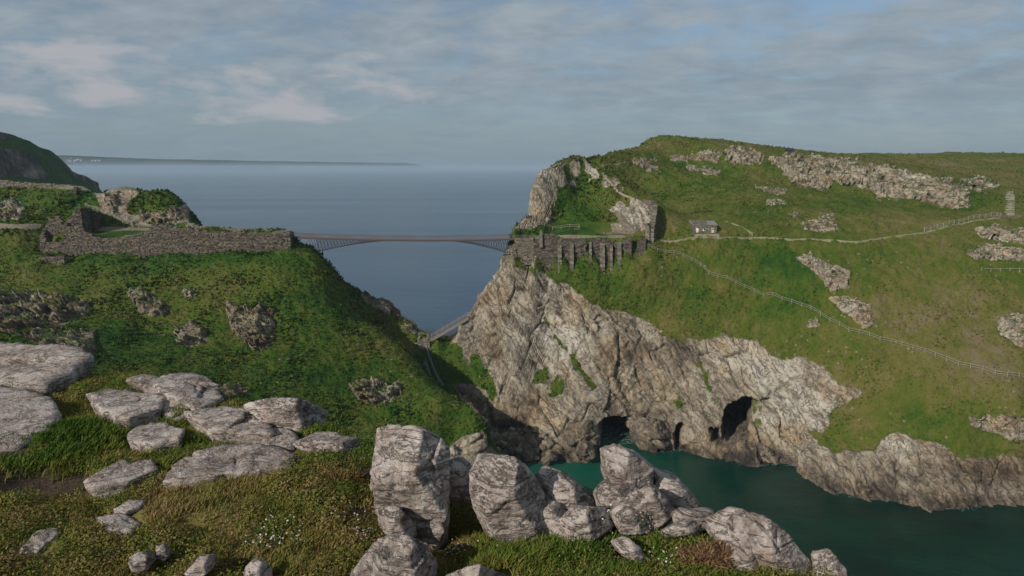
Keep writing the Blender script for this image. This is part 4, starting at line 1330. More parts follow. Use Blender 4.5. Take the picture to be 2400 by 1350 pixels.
ld = ruin('gully_landing', 'small square stone landing at the foot of the wooden stair bridge',
          [dict(line=[(974, 203.2), (1004, 203.2)], top=[(974, 790), (1004, 797)], thick=3.0, sink=3.5, rough=0.05),
           dict(line=[(976, 206.2), (1000, 205.8)], top=[(976, 778), (1000, 783)], thick=0.5, sink=2.5)], 'masonry_pale', 'landing')
pp = MB()
gp = [hit(x, y) for x, y in ((996, 812), (1003, 838), (1012, 864), (1024, 890), (1034, 905))]
tops = []
for p in gp:
    tops.append(Vector(p))
for k in range(len(tops) - 1):
    for j in range(4):
        a_ = tops[k].lerp(tops[k + 1], j / 4)
        b_ = tops[k].lerp(tops[k + 1], (j + 1) / 4)
        pp.bar(a_ + Vector((0.2, 0, -0.2)), b_ + Vector((0.2, 0, -0.2)), 0.25, 2.0)
tag(pp.build('path_parapet', M['concrete']), 'thin pale parapet following the steep path down the shaded gully', 'parapet')
stp = empty('gully_steps', hit(986, 840), 'grey stone steps going down the gully beside the left slope', 'steps')
s0, s1 = hit(989, 806), hit(1012, 880)
for k in range(16):
    c = s0.lerp(s1, k / 15)
    m_ = MB()
    zt = c.z + 0.35
    m_.box((c.x - 1.2, c.y, zt - 0.7), (2.2, abs(s1.y - s0.y) / 15 + 0.12, 1.4))
    m_.build('step', M['concrete'], stp)


# ------------------------------------------------------------------ fences, paths, steps
def resample(pts, step):
    pts = [Vector(p) for p in pts]
    out, acc = [pts[0].copy()], 0.0
    for a, b in zip(pts, pts[1:]):
        L = math.hypot(b.x - a.x, b.y - a.y)
        t = step - acc
        while t <= L:
            out.append(a.lerp(b, t / max(L, 1e-6)))
            t += step
        acc = (acc + L) % step
    out.append(pts[-1].copy())
    return out


def fence(name, label, pxs, step=2.4, h=1.25, rails=(0.55, 1.1), mat='weathered_wood', pw=0.11, xyz=None):
    g = [hit(*q) for q in pxs] if xyz is None else xyz
    pts = resample(g, step)
    for p in pts:
        p.z = drop(p.x, p.y)
    root = empty(name, pts[0], label, 'fence')
    post = None
    for p in pts:
        if post is None:
            m_ = MB()
            m_.hexa([(pts[0].x + sx * pw / 2, pts[0].y + sy * pw / 2, pts[0].z + z) for z in (-0.4, h) for sx, sy in ((-1, -1), (1, -1), (1, 1), (-1, 1))])
            post = m_.build('post', M[mat], root)
        else:
            o = post.copy()
            COL.objects.link(o)
            o.parent = root
            o.location = p - pts[0]
    for a, b in zip(pts, pts[1:]):
        for r in rails:
            m_ = MB()
            m_.bar(a + Vector((0, -pw / 2 - 0.03, r)), b + Vector((0, -pw / 2 - 0.03, r)), 0.05, 0.085)
            m_.build('rail', M[mat], root)
    return root


fence('wooden_fence', 'long two-rail wooden fence running diagonally down the big grass slope',
      [(1500, 590), (1540, 591), (1570, 594), (1610, 606), (1650, 632), (1700, 655), (1760, 680), (1830, 704), (1890, 724), (1940, 750), (2000, 780), (2060, 798), (2110, 810), (2160, 822), (2220, 846), (2290, 866), (2350, 884), (2420, 894), (2500, 905)], 2.6)
fence('wooden_fence', 'pale three-rail fence beside the path below the far right steps',
      [(2166, 543), (2220, 530), (2275, 515), (2310, 510), (2345, 508)], 2.2, 1.35, (0.35, 0.8, 1.25), 'weathered_wood', 0.16)
fence('wooden_fence', 'short wooden fence across the back of the terrace lawn', [(1236, 536), (1280, 536), (1320, 536), (1358, 536)], 2.7, 1.2)
fence('wooden_fence', 'low fence line crossing the slope at the right picture edge', [(2300, 634), (2350, 634), (2420, 637)], 2.4, 0.9, (0.75,))
fence('wooden_handrail', 'dark handrail of the cliff steps climbing from the stair bridge to the terrace', [(1100, 742), (1118, 716), (1128, 702), (1146, 684), (1162, 660), (1176, 636), (1192, 608), (1202, 588)], 1.8, 1.15, (0.6, 1.1), 'grey_wood', 0.1)
fence('wooden_handrail', 'handrail of the wooden steps up through the left ward', [(200, 484), (225, 492), (245, 502), (268, 513), (290, 523), (312, 532)], 1.6, 1.3, (0.5, 0.9, 1.25), 'weathered_wood', 0.13)
fence('wooden_fence', 'short low fence at the far side of the courtyard lawn', [(312, 533), (335, 534), (356, 535)], 1.6, 1.0, (0.5, 0.9))


def path(name, pxs, width=1.4, mat='pale_path', lift=0.10):
    pts = resample([hit(*q) for q in pxs], 1.0)
    for p in pts:
        p.z = drop(p.x, p.y) + lift
    zs = [p.z for p in pts]
    for k in range(len(pts)):
        pts[k].z = sum(zs[max(0, k - 2):k + 3]) / len(zs[max(0, k - 2):k + 3])
    V, F = [], []
    for k, p in enumerate(pts):
        a, b = pts[max(0, k - 1)], pts[min(len(pts) - 1, k + 1)]
        d = Vector((b.x - a.x, b.y - a.y, 0)).normalized()
        n_ = Vector((-d.y, d.x, 0)) * (width / 2 * (1 + 0.2 * math.sin(k * 1.7)))
        V += [tuple(p + n_ + Vector((0, 0, -1.2))), tuple(p + n_), tuple(p - n_), tuple(p - n_ + Vector((0, 0, -1.2)))]
        if k:
            for j in range(3):
                i = (k - 1) * 4 + j
                F.append((i, i + 1, i + 5, i + 4))
    m_ = MB()
    m_.add(V, F)
    return tag(m_.build(name, M[mat]), kind='structure')


path('path', [(1534, 560), (1600, 560), (1680, 558.5), (1760, 557), (1850, 561), (1930, 562.5), (2010, 565), (2080, 555), (2140, 548), (2200, 537), (2270, 519), (2340, 510)], 1.0)
path('path', [(1408, 398), (1418, 412), (1436, 430), (1452, 448), (1470, 458), (1490, 466)], 1.6, 'gravel_path')
path('path', [(1408, 388), (1450, 384), (1490, 378), (1520, 370), (1540, 367)], 1.0)
path('path', [(1766, 552), (1756, 543), (1735, 530), (1700, 518)], 0.6)
st2 = empty('hillside_steps', hit(2366, 506), 'straight flight of pale steps climbing the far right hillside', 'steps')
a_, b_ = hit(2366, 506), hit(2364, 448)
nst = 24
for k in range(nst):
    c = a_.lerp(b_, k / nst)
    c.z = drop(c.x, c.y)
    m_ = MB()
    m_.box((c.x, c.y, c.z), (2.0, (b_.y - a_.y) / nst * 0.8, 0.5))
    m_.build('step', M['weathered_wood'], st2)
for k in range(0, nst, 3):
    c = a_.lerp(b_, k / nst)
    c.z = drop(c.x + 1.4, c.y)
    m_ = MB()
    m_.bar((c.x + 1.4, c.y, c.z - 0.3), (c.x + 1.4, c.y, c.z + 1.2), 0.12)
    m_.build('post', M['weathered_wood'], st2)
m_ = MB()
for k in range(nst - 1):
    c, d = a_.lerp(b_, k / nst), a_.lerp(b_, (k + 1) / nst)
    m_.bar((c.x + 1.4, c.y, drop(c.x + 1.4, c.y) + 1.1), (d.x + 1.4, d.y, drop(d.x + 1.4, d.y) + 1.1), 0.08)
m_.build('rail', M['weathered_wood'], st2)
ruin('landing_platform', 'low stone platform at the foot of the far right steps', [dict(line=[(2290, 216.5), (2382, 216.0)], top=[(2290, 505), (2382, 503)], thick=1.6, sink=1.2)], 'masonry_pale', 'platform')

# ------------------------------------------------------------------ the stone hut
hp = at(1651, 552, 210.0)
hx, hy = hp[0], 210.0
hz = drop(hx, hy - 0.6)
hut = empty('stone_hut', (hx, hy, hz), 'small grey stone hut with two pale doors and a window beside the hillside path', 'hut')
HW, HD, HF, HB = 7.4, 4.0, 2.75, 3.55
st = []
z = -0.8
while z < HF:
    h = 0.27
    x = -HW / 2
    while x < HW / 2 - 0.05:
        l = min(RNG.uniform(0.3, 0.7), HW / 2 - x)
        cx_, cz_ = x + l / 2, z + h / 2
        door = (-2.75 < cx_ < -1.75 and cz_ < 2.0) or (2.0 < cx_ < 3.0 and cz_ < 2.0)
        win = -0.85 < cx_ < 0.3 and 0.9 < cz_ < 2.0
        if not (door or win):
            e = RNG.normal(0, 0.02)
            st.append([(hx + x, hy + e, hz + z), (hx + x + l - .015, hy + e, hz + z), (hx + x + l - .015, hy + 0.4, hz + z), (hx + x, hy + 0.4, hz + z),
                       (hx + x, hy + e, hz + z + h - .015), (hx + x + l - .015, hy + e, hz + z + h - .015), (hx + x + l - .015, hy + 0.4, hz + z + h - .015), (hx + x, hy + 0.4, hz + z + h - .015)])
        x += l
    z += h
v, q = boxes_np(np.array(st))
mesh_np('front_wall', v, quads=q, mat=M['masonry_pale'], parent=hut, smooth=False)
m_ = MB()
for sx in (-1, 1):
    x0, x1 = hx + sx * HW / 2, hx + sx * (HW / 2 - 0.35)
    x0, x1 = min(x0, x1), max(x0, x1)
    m_.hexa([(x0, hy + .41, hz - .8), (x1, hy + .41, hz - .8), (x1, hy + HD, hz - .8), (x0, hy + HD, hz - .8), (x0, hy + .41, hz + HF), (x1, hy + .41, hz + HF), (x1, hy + HD, hz + HB), (x0, hy + HD, hz + HB)])
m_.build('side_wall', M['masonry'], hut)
m_ = MB()
m_.hexa([(hx - HW / 2 + .36, hy + HD - .3, hz - .8), (hx + HW / 2 - .36, hy + HD - .3, hz - .8), (hx + HW / 2 - .36, hy + HD, hz - .8), (hx - HW / 2 + .36, hy + HD, hz - .8),
         (hx - HW / 2 + .36, hy + HD - .3, hz + HB - .1), (hx + HW / 2 - .36, hy + HD - .3, hz + HB - .1), (hx + HW / 2 - .36, hy + HD, hz + HB - .05), (hx - HW / 2 + .36, hy + HD, hz + HB - .05)])
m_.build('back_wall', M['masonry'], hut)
m_ = MB()
m_.hexa([(hx - HW / 2 - .2, hy - .12, hz + HF), (hx + HW / 2 + .2, hy - .12, hz + HF), (hx + HW / 2 + .2, hy + HD + .2, hz + HB + .06), (hx - HW / 2 - .2, hy + HD + .2, hz + HB + .06),
         (hx - HW / 2 - .2, hy - .12, hz + HF + .16), (hx + HW / 2 + .2, hy - .12, hz + HF + .16), (hx + HW / 2 + .2, hy + HD + .2, hz + HB + .22), (hx - HW / 2 - .2, hy + HD + .2, hz + HB + .22)])
roof = m_.build('roof', M['concrete'], hut)
rb = []
for k in range(170):
    u, v_ = RNG.uniform(-HW / 2, 0.9), RNG.uniform(0.0, HD)
    zz = HF + (HB - HF) * (v_ + .3) / (HD + .5) + .2
    s_ = RNG.uniform(.12, .30)
    c = (hx + u, hy + v_, hz + zz)
    rb.append([(c[0] + dx * s_ * RNG.uniform(.6, 1), c[1] + dy * s_ * RNG.uniform(.6, 1), c[2] + dz * s_ * 0.7) for dz in (-.5, 1) for dx, dy in ((-1, -1), (1, -1), (1, 1), (-1, 1))])
v, q = boxes_np(np.array(rb))
rub = mesh_np('roof_rubble', v, quads=q, mat=M['masonry_pale'], parent=hut, smooth=False)
rub['kind'] = 'stuff'
for x, mm in ((-2.25, 'white_paint'), (2.5, 'cream_paint')):
    m_ = MB()
    m_.box((hx + x, hy + 0.12, hz + 0.98), (0.96, 0.08, 1.98))
    d_ = m_.build('door', M[mm], hut)
    d_['label'] = 'white painted plank door' if mm == 'white_paint' else 'cream door with a small dark pane'
    m_ = MB()
    m_.box((hx + x + .33, hy + 0.05, hz + 1.0), (0.06, 0.08, 0.16))
    m_.build('handle', M['dark_glass'], d_)
    if mm == 'cream_paint':
        m_ = MB()
        m_.box((hx + x, hy + 0.065, hz + 1.5), (0.34, 0.05, 0.36))
        m_.build('pane', M['dark_glass'], d_)
m_ = MB()
m_.box((hx - .28, hy + .22, hz + 1.44), (1.1, 0.05, 1.06))
wn = m_.build('window', M['dark_glass'], hut)
m_ = MB()
for (cx_, cz_, sx, sz) in ((-.28, .98, 1.16, .12), (-.28, 1.92, 1.16, .1), (-.81, 1.45, .1, .84), (.25, 1.45, .1, .84), (-.28, 1.45, .1, .84)):
    m_.box((hx + cx_, hy + .14, hz + cz_), (sx, .1, sz))
m_.box((hx - .55, hy + .17, hz + 1.2), (.44, .04, .36))
m_.build('frame', M['white_paint'], wn)
m_ = MB()
m_.box((hx + 1.05, hy - .04, hz + 1.55), (.34, .04, .14))
m_.build('vent', M['white_paint'], hut)
m_ = MB()
m_.box((hx + .3, hy - 0.75, hz - 0.55), (HW + 0.4, 1.4, 1.2))
m_.build('threshold', M['gravel_path'], hut)

# small things on the hills
m_ = MB()
sp_ = hit(1850, 358)
for k in range(26):
    dx, dz = RNG.uniform(-1.5, 1.5), RNG.uniform(0, 1.7)
    m_.box((sp_.x + dx, sp_.y + RNG.uniform(-.8, .8), sp_.z + dz), (RNG.uniform(.6, 1.2), 1.0, RNG.uniform(.4, .7)))
tag(m_.build('skyline_cairn', M['dark_stone']), 'small dark block of ruined stone on the grassy skyline', 'ruin')
m_ = MB()
sp_ = hit(1346, 374)
for k in range(18):
    m_.box((sp_.x + RNG.uniform(-1.3, 1.3), sp_.y + RNG.uniform(-.6, .6), sp_.z + RNG.uniform(-.2, .8)), (RNG.uniform(.5, 1.1), 1.0, RNG.uniform(.3, .6)))
tag(m_.build('summit_cairn', M['masonry']), 'low stone cairn on top of the rocky knoll', 'cairn')
bp = at_z(352, 405.5, 0.0)
bo = empty('fishing_boat', (bp[0], bp[1], 0.1), 'tiny dark boat far out on the grey sea', 'boat')
k = bp[1] / 4000.0
hl = MB()
hl.hexa([(bp[0] - 6 * k, bp[1] - 2 * k, -.5), (bp[0] + 5 * k, bp[1] - 2 * k, -.5), (bp[0] + 5 * k, bp[1] + 2 * k, -.5), (bp[0] - 6 * k, bp[1] + 2 * k, -.5),
         (bp[0] - 7 * k, bp[1] - 2.4 * k, 2.2 * k), (bp[0] + 8 * k, bp[1] - .6 * k, 2.8 * k), (bp[0] + 8 * k, bp[1] + .6 * k, 2.8 * k), (bp[0] - 7 * k, bp[1] + 2.4 * k, 2.2 * k)])
hl.build('hull', M['dark_stone'], bo)
hl = MB()
hl.box((bp[0] + 1 * k, bp[1], 3.6 * k), (4 * k, 3 * k, 2.8 * k))
hl.build('wheelhouse', M['dark_stone'], bo)
fc = bpy.data.objects['far_coast_hills']
FB = BVHTree.FromPolygons([v.co.copy() for v in fc.data.vertices], [tuple(p.vertices) for p in fc.data.polygons])
first = None
for k in range(26):
    px, py = (RNG.normal(180, 12), RNG.normal(376.5, 1.6)) if k < 15 else (RNG.normal(228, 12), RNG.normal(377.5, 1.0))
    a = Vector((0, 0, CAM_Z))
    h_ = FB.ray_cast(a, (Vector(at(px, py, 100)) - a).normalized())
    if h_[0] is None:
        continue
    p = h_[0]
    if first is None:
        m_ = MB()
        m_.box((p.x, p.y, p.z + 6), (22, 18, 22))
        m_.add([(p.x - 11, p.y - 9, p.z + 17), (p.x + 11, p.y - 9, p.z + 17), (p.x + 11, p.y + 9, p.z + 17), (p.x - 11, p.y + 9, p.z + 17), (p.x - 11, p.y, p.z + 25), (p.x + 11, p.y, p.z + 25)],
               [(0, 1, 5, 4), (2, 3, 4, 5), (1, 2, 5), (3, 0, 4)])
        first = m_.build('white_house', M['far_white'])
        p0 = p.copy()
        o = first
    else:
        o = first.copy()
        COL.objects.link(o)
        o.location = p - p0
    tag(o, 'tiny white house in the hazy village on the far coast', 'house', 'white houses on the far coast')
# ------------------------------------------------------------------ rocks
def ico(sub):
    bm = bmesh.new()
    bmesh.ops.create_icosphere(bm, subdivisions=sub, radius=1.0)
    bm.verts.ensure_lookup_table()
    v = np.array([x.co[:] for x in bm.verts])
    f = np.array([[x.index for x in p.verts] for p in bm.faces])
    bm.free()
    return v / np.linalg.norm(v, axis=1, keepdims=True), f


ICO = {k: ico(k) for k in (2, 3, 4, 5, 6)}


def hull2(pts):
    pts = sorted(map(tuple, pts))

    def half_(p):
        h = []
        for q in p:
            while len(h) > 1 and (h[-1][0] - h[-2][0]) * (q[1] - h[-2][1]) - (h[-1][1] - h[-2][1]) * (q[0] - h[-2][0]) <= 0:
                h.pop()
            h.append(q)
        return h[:-1]
    return half_(pts) + half_(pts[::-1])


def facets3(p, seed):
    ip = np.floor(p).astype(np.int64)
    best = np.full(len(p), 9.0, np.float32)
    sec = np.full(len(p), 9.0, np.float32)
    val = np.zeros(len(p), np.float32)
    for a in (-1, 0, 1):
        for b in (-1, 0, 1):
            for c in (-1, 0, 1):
                x, y, z = ip[:, 0] + a, ip[:, 1] + b, ip[:, 2] + c
                dx = (p[:, 0] - x - 0.5 - 0.42 * _hash(x, y, z, seed)).astype(np.float32)
                dy = (p[:, 1] - y - 0.5 - 0.42 * _hash(x, y, z, seed + 1)).astype(np.float32)
                dz = (p[:, 2] - z - 0.5 - 0.42 * _hash(x, y, z, seed + 2)).astype(np.float32)
                d = dx * dx + dy * dy + dz * dz
                h = _hash(x, y, z, seed + 3) + 1.2 * (_hash(x, y, z, seed + 4) * dx + _hash(x, y, z, seed + 5) * dy + _hash(x, y, z, seed + 6) * dz)
                near_ = d < best
                sec = np.where(near_, best, np.minimum(sec, d))
                val = np.where(near_, h, val)
                best = np.where(near_, d, best)
    return val, np.sqrt(sec) - np.sqrt(best)


def rock_shape(planes, sub, soft=12.0, scale=1.0, rough=0.06, seed=0, bed=None, bedw=0.0):
    """rounded polytope from half-spaces (normal, distance) with weathered surface; local coordinates"""
    D, F = ICO[sub]
    nr = np.array([p[0] for p in planes], float)
    nr /= np.linalg.norm(nr, axis=1, keepdims=True)
    dd = np.array([p[1] for p in planes], float)
    k = np.clip(D @ nr.T, 0, None) / dd[None, :]
    r = (k ** soft).sum(1) ** (-1.0 / soft)
    V = D * r[:, None]
    q = V / scale + seed * 7.31
    d = rough * scale * (0.9 * fbm(q * 1.3, 3, seed, 0.5) + 0.55 * fbm(q * 3.6, 3, seed + 1, 0.6, ridged=True) + 0.30 * fbm(q * 9.0, 3, seed + 2, 0.6))
    fv, fe = facets3(q * np.array([1.5, 1.5, 2.6]), seed + 40)
    d += rough * scale * (1.15 * fv - 1.1 * sstep(0.07, 0.0, fe))
    if bed is not None:
        b = np.array(bed, float)
        b /= np.linalg.norm(b)
        h = (V @ b) / scale * 5.0 + 0.8 * fbm(q * 1.1, 2, seed + 5)
        saw = h - np.floor(h)
        d += bedw * scale * (np.where(saw < 0.8, saw / 0.8, (1 - saw) / 0.2) - 0.5)
    # pits and clefts
    c = fbm(q * 1.7 + 3.0, 3, seed + 9, 0.5)
    d -= rough * scale * 0.7 * sstep(0.06, 0.0, np.abs(c))
    V = V + D * d[:, None]
    return V, F


def outline_rock(name, label, outline, Y=None, z=None, thick=None, sub=5, seed=0, mode='block', mat='near_rock', group=None, cat='rock', rough=0.06, soft=13.0, lean=0.0, top=None, sink=0.0, bed=(0.2, -0.15, 1), bedw=0.05, h=0.5):
    rr_ = np.random.default_rng(seed + 100)
    if mode == 'block':
        cpx = [sum(q[0] for q in outline) / len(outline), sum(q[1] for q in outline) / len(outline)]
        c = Vector(at(cpx[0], cpx[1], Y))
        n = (c - Vector((0, 0, CAM_Z))).normalized()
        ux = Vector((1, 0, 0))
        ux = (ux - n * ux.dot(n)).normalized()
        uy = ux.cross(n) * -1.0
        if uy.z < 0:
            uy = -uy
        pts = []
        for q in outline:
            a = Vector((0, 0, CAM_Z))
            d = (Vector(at(q[0], q[1], Y)) - a).normalized()
            t = (c - a).dot(n) / d.dot(n)
            p = a + d * t - c
            pts.append((p.dot(ux), p.dot(uy)))
    else:
        P3 = [Vector(at_z(q[0], q[1], z)) for q in outline]
        c = sum(P3, Vector()) / len(P3)
        n = Vector((0, 0, -1))
        ux, uy = Vector((1, 0, 0)), Vector((0, 1, 0))
        pts = [(p.x - c.x, p.y - c.y) for p in P3]
    H = hull2(pts)
    cc = np.mean(np.array(H), 0)
    H = [(p[0] - cc[0], p[1] - cc[1]) for p in H]
    c = c + ux * float(cc[0]) + uy * float(cc[1])
    pl = []
    m = len(H)
    sc = math.sqrt((max(p[0] for p in H) - min(p[0] for p in H)) * (max(p[1] for p in H) - min(p[1] for p in H)))
    for i in range(m):
        (x0, y0), (x1, y1) = H[i], H[(i + 1) % m]
        ex, ey = x1 - x0, y1 - y0
        L = math.hypot(ex, ey)
        if L < 1e-6:
            continue
        nx, ny = ey / L, -ex / L
        d = x0 * nx + y0 * ny
        tilt = rr_.uniform(-0.22, 0.22) if mode == 'block' else rr_.uniform(0.0, 0.35)
        N = ux * nx + uy * ny + n * tilt
        pl.append((tuple(N), max(d, 0.02) / N.length))
    th = thick or sc * 0.8
    if mode == 'block':
        for (kn, kx, ky, kd) in ((1.0, -0.45, 0.55, 0.92), (0.75, 0.95, 0.15, 0.80), (1.0, -0.15, -0.55, 0.88), (0.8, -0.9, 0.0, 0.95)):
            N = -n * kn + ux * (kx + rr_.uniform(-0.22, 0.22)) + uy * (ky + rr_.uniform(-0.2, 0.2))
            pl.append((tuple(N), th * 0.5 * kd * rr_.uniform(0.9, 1.08)))
        pl.append((tuple(n), th * 0.5))
        for k in range(2):
            pl.append((tuple(n + ux * rr_.uniform(-0.6, 0.6) + uy * rr_.uniform(-0.2, 0.6)), th * 0.55))
        N = Vector((rr_.uniform(-0.2, 0.2), rr_.uniform(-0.35, 0.05), 1))
    else:
        pl.append(((0.06 * rr_.normal(), 0.06 * rr_.normal() - lean, 1.0), h * 0.5))
        pl.append(((0.0, 0.0, -1.0), h * 0.6))
        c = c - Vector((0, 0, h * 0.45))
    if top:
        for t in top:
            pl.append((tuple(t[0]), t[1]))
    V, F = rock_shape(pl, sub, soft, sc, rough, seed, bed, bedw)
    V = V + np.array(c)[None, :] - np.array([0, 0, sink])
    me_o = mesh_np(name, V, tris=F, mat=M[mat])
    return tag(me_o, label, cat, group)


# ---- crags and outcrops on the hillsides: bedded rock standing out of the slope, each one mesh
def outcrop(label, poly, n, seed, size, name='rock_outcrop', mat='outcrop_rock', cat='rock outcrop'):
    x0, x1 = min(q[0] for q in poly) - 9, max(q[0] for q in poly) + 9
    y0, y1 = min(q[1] for q in poly) - 9, max(q[1] for q in poly) + 9
    stp = 1.35 if (x1 - x0) * (y1 - y0) > 6000 else 1.0
    nu, nv = int((x1 - x0) / stp) + 2, int((y1 - y0) / stp) + 2
    gpx, gpy = np.meshgrid(np.linspace(x0, x1, nu), np.linspace(y0, y1, nv), indexing='ij')
    sd = poly_sd(gpx.ravel(), gpy.ravel(), poly)
    a = Vector((0, 0, CAM_Z))
    G = np.zeros((nu * nv, 3))
    last = None
    for k, (u, v) in enumerate(zip(gpx.ravel(), gpy.ravel())):
        if sd[k] < -8:
            G[k] = np.nan
            continue
        h_ = GB.ray_cast(a, (Vector(at(u, v, 100.0)) - a).normalized())
        G[k] = h_[0] if h_[0] is not None else np.nan
    dist = np.hypot(G[:, 0], G[:, 1])
    # one smooth base under the outcrop so the tussocks do not show through
    ok = ~np.isnan(G[:, 0])
    Gf = np.where(ok[:, None], G, 0)
    S = base_h(Gf[:, 0], Gf[:, 1])
    B = Gf.copy()
    B[:, 2] = np.where(ok, 0.3 * Gf[:, 2] + 0.7 * S, 0)
    m = (size[0] + size[1]) * 0.5
    q = np.stack([B[:, 0], B[:, 2] * 1.0, B[:, 1]], 1)
    w1 = fbm(B * 0.22 + seed, 3, seed)
    w2 = fbm(B * 0.55 + seed, 4, seed + 50, 0.6)
    px_m = dist / FPX
    inside = np.clip((sd * px_m + (w1 * 1.1 + w2 * 1.2) * m * 0.75), -3, 99)          # metres from the ragged edge
    body = sstep(-0.1, 0.42 * m, inside)
    tl = 0.10 * B[:, 0]                                                               # beds dip gently
    bed = (B[:, 2] + tl + w1 * 0.7) / (0.34 * m)
    sw = bed - np.floor(bed)
    led = np.where(sw < 0.82, sw / 0.82, (1 - sw) / 0.18)
    bed2 = (B[:, 2] + tl + w2 * 0.25) / (0.115 * m)
    sw2 = bed2 - np.floor(bed2)
    led2 = np.where(sw2 < 0.75, sw2 / 0.75, (1 - sw2) / 0.25)
    fa, ea = facets(B[:, 0] / (1.15 * m) + w1 * 0.4, B[:, 2] / (0.55 * m) + w2 * 0.2 + B[:, 1] / (1.6 * m), 500 + seed)
    fb, eb = facets(B[:, 0] / (0.30 * m), B[:, 2] / (0.16 * m) + B[:, 1] / (0.6 * m) + w2 * 0.3, 600 + seed)
    Rm = 0.42 * min(x1 - x0 - 18, y1 - y0 - 18) * float(np.nanmean(np.where(ok, dist, np.nan))) / FPX
    Rm = max(Rm, 0.5 * m)
    dome = np.sqrt(np.clip(1 - (1 - np.clip(inside / Rm, 0, 1)) ** 2, 0, 1))
    relief = 0.72 if seed >= 20 else 1.0
    h = (0.40 if seed < 13 else 0.16) * min(Rm, 4.5) * dome + relief * body * m * (0.10 + 0.22 * w1 + 0.42 * fa + 0.05 * fb + 0.42 * led * (0.5 + w2) + 0.07 * led2 - 0.30 * sstep(0.08, 0, ea) - 0.07 * sstep(0.1, 0, eb))
    h = np.where(inside < 0, -0.5 * m * np.clip(-inside / 1.5, 0.15, 1), h)
    nrm = np.stack([-0.12 * B[:, 0] / np.maximum(dist, 1), -0.80 * np.ones(len(B)), 0.60 * np.ones(len(B))], 1)
    nrm /= np.linalg.norm(nrm, axis=1, keepdims=True)
    V = B + nrm * h[:, None]
    V += 0.02 * m * np.stack([fbm(B * 1.1 + 5, 3, seed + 7), fbm(B * 1.1 + 9, 3, seed + 8), fbm(B * 1.1, 3, seed + 9)], 1) * body[:, None]
    vi = np.arange(nu * nv).reshape(nu, nv)
    qd = np.stack([vi[:-1, :-1], vi[1:, :-1], vi[1:, 1:], vi[:-1, 1:]], -1).reshape(-1, 4)
    good = ok & (inside > -1.2)
    keepq = good[qd].all(1)
    # a jump in depth is a brow of the hill, not one surface
    keepq &= (np.nanmax(np.where(ok, B[:, 1], np.nan)[qd], 1) - np.nanmin(np.where(ok, B[:, 1], np.nan)[qd], 1)) < 4.5 * m if ok.any() else True
    qd = qd[keepq]
    # keep the largest connected piece only
    par = np.arange(nu * nv)
    for _ in range(60):
        mn = par[qd].min(1)
        new = par.copy()
        for c_ in range(4):
            np.minimum.at(new, qd[:, c_], mn)
        new = new[new]
        if (new == par).all():
            break
        par = new
    lab_ = par[qd[:, 0]]
    ids, cnt = np.unique(lab_, return_counts=True)
    qd = qd[lab_ == ids[cnt.argmax()]]
    used, inv = np.unique(qd, return_inverse=True)
    o = mesh_np(name, V[used], quads=inv.reshape(-1, 4), mat=M[mat], smooth=True)
    return tag(o, label, cat)


for lab, poly, n, sd, size in OC:
    outcrop(lab, poly, n, sd, size, mat='outcrop_dark' if sd < 13 else 'outcrop_rock')

# ---- sea rocks and beach boulders
outline_rock('sea_stack', 'rounded brown rock standing in the shallows by the cave mouth', [(1350, 1062), (1352, 1045), (1370, 1034), (1392, 1042), (1398, 1058), (1390, 1074), (1368, 1078)], Y=171.5, thick=5.0, sub=4, seed=3, mat='outcrop_wet', rough=0.10)
outline_rock('sea_stack', 'domed rock between the two sea caves, washed at its foot', [(1470, 1000), (1500, 980), (1545, 978), (1580, 990), (1582, 1040), (1560, 1058), (1505, 1052), (1475, 1020)], Y=182.0, thick=7.0, sub=5, seed=4, mat='outcrop_wet', rough=0.09)
outline_rock('sea_stack', 'bulging rock foot between the shaded beach and the first cave', [(1300, 1010), (1340, 985), (1390, 985), (1408, 1010), (1405, 1060), (1370, 1070), (1325, 1056)], Y=178.0, thick=7.0, sub=5, seed=14, mat='outcrop_wet', rough=0.09)
outline_rock('shore_rock', 'low jumble of dark rocks below the tall cave', [(1740, 1060), (1770, 1040), (1830, 1055), (1850, 1080), (1800, 1092), (1750, 1085)], Y=172.6, thick=3.5, sub=5, seed=5, mat='outcrop_wet', rough=0.14)
rb_ = np.random.default_rng(12)
protos = []
made = 0
BEACH = [(1168, 1040), (1190, 1015), (1240, 990), (1290, 1030), (1312, 1070), (1290, 1086), (1230, 1080), (1185, 1068)]
for k in range(400):
    px, py = rb_.uniform(1160, 1318), rb_.uniform(985, 1090)
    if poly_sd(np.array([px]), np.array([py]), BEACH)[0] < 0:
        continue
    p = hit(px, py)
    big = rb_.uniform() ** 2
    s = 0.35 + 1.25 * big
    if len(protos) < 6:
        pl = []
        for j in range(9):
            v_ = rb_.normal(size=3)
            pl.append((tuple(v_ / np.linalg.norm(v_)), rb_.uniform(0.6, 1.0)))
        for v_ in ((0, 0, 1), (0, 0, -1), (1, 0, 0), (-1, 0, 0), (0, 1, 0), (0, -1, 0)):
            pl.append((v_, rb_.uniform(0.7, 1.0)))
        V, F = rock_shape(pl, 3, 16, 1.0, 0.07, 300 + k)
        o = mesh_np('beach_boulder', V, tris=F, mat=M['outcrop_wet'])
        protos.append(o)
    else:
        o = protos[made % 6].copy()
        COL.objects.link(o)
    o.location = (p.x, p.y, p.z + 0.2 * s)
    o.scale = (s * rb_.uniform(0.8, 1.3), s * rb_.uniform(0.8, 1.3), s * rb_.uniform(0.6, 0.9))
    o.rotation_euler = (rb_.uniform(-0.4, 0.4), rb_.uniform(-0.4, 0.4), rb_.uniform(0, 6.28))
    tag(o, 'dark boulder in the jumble on the shaded cove beach', 'boulder', 'boulders on the cove beach')
    made += 1
    if made > 110:
        break
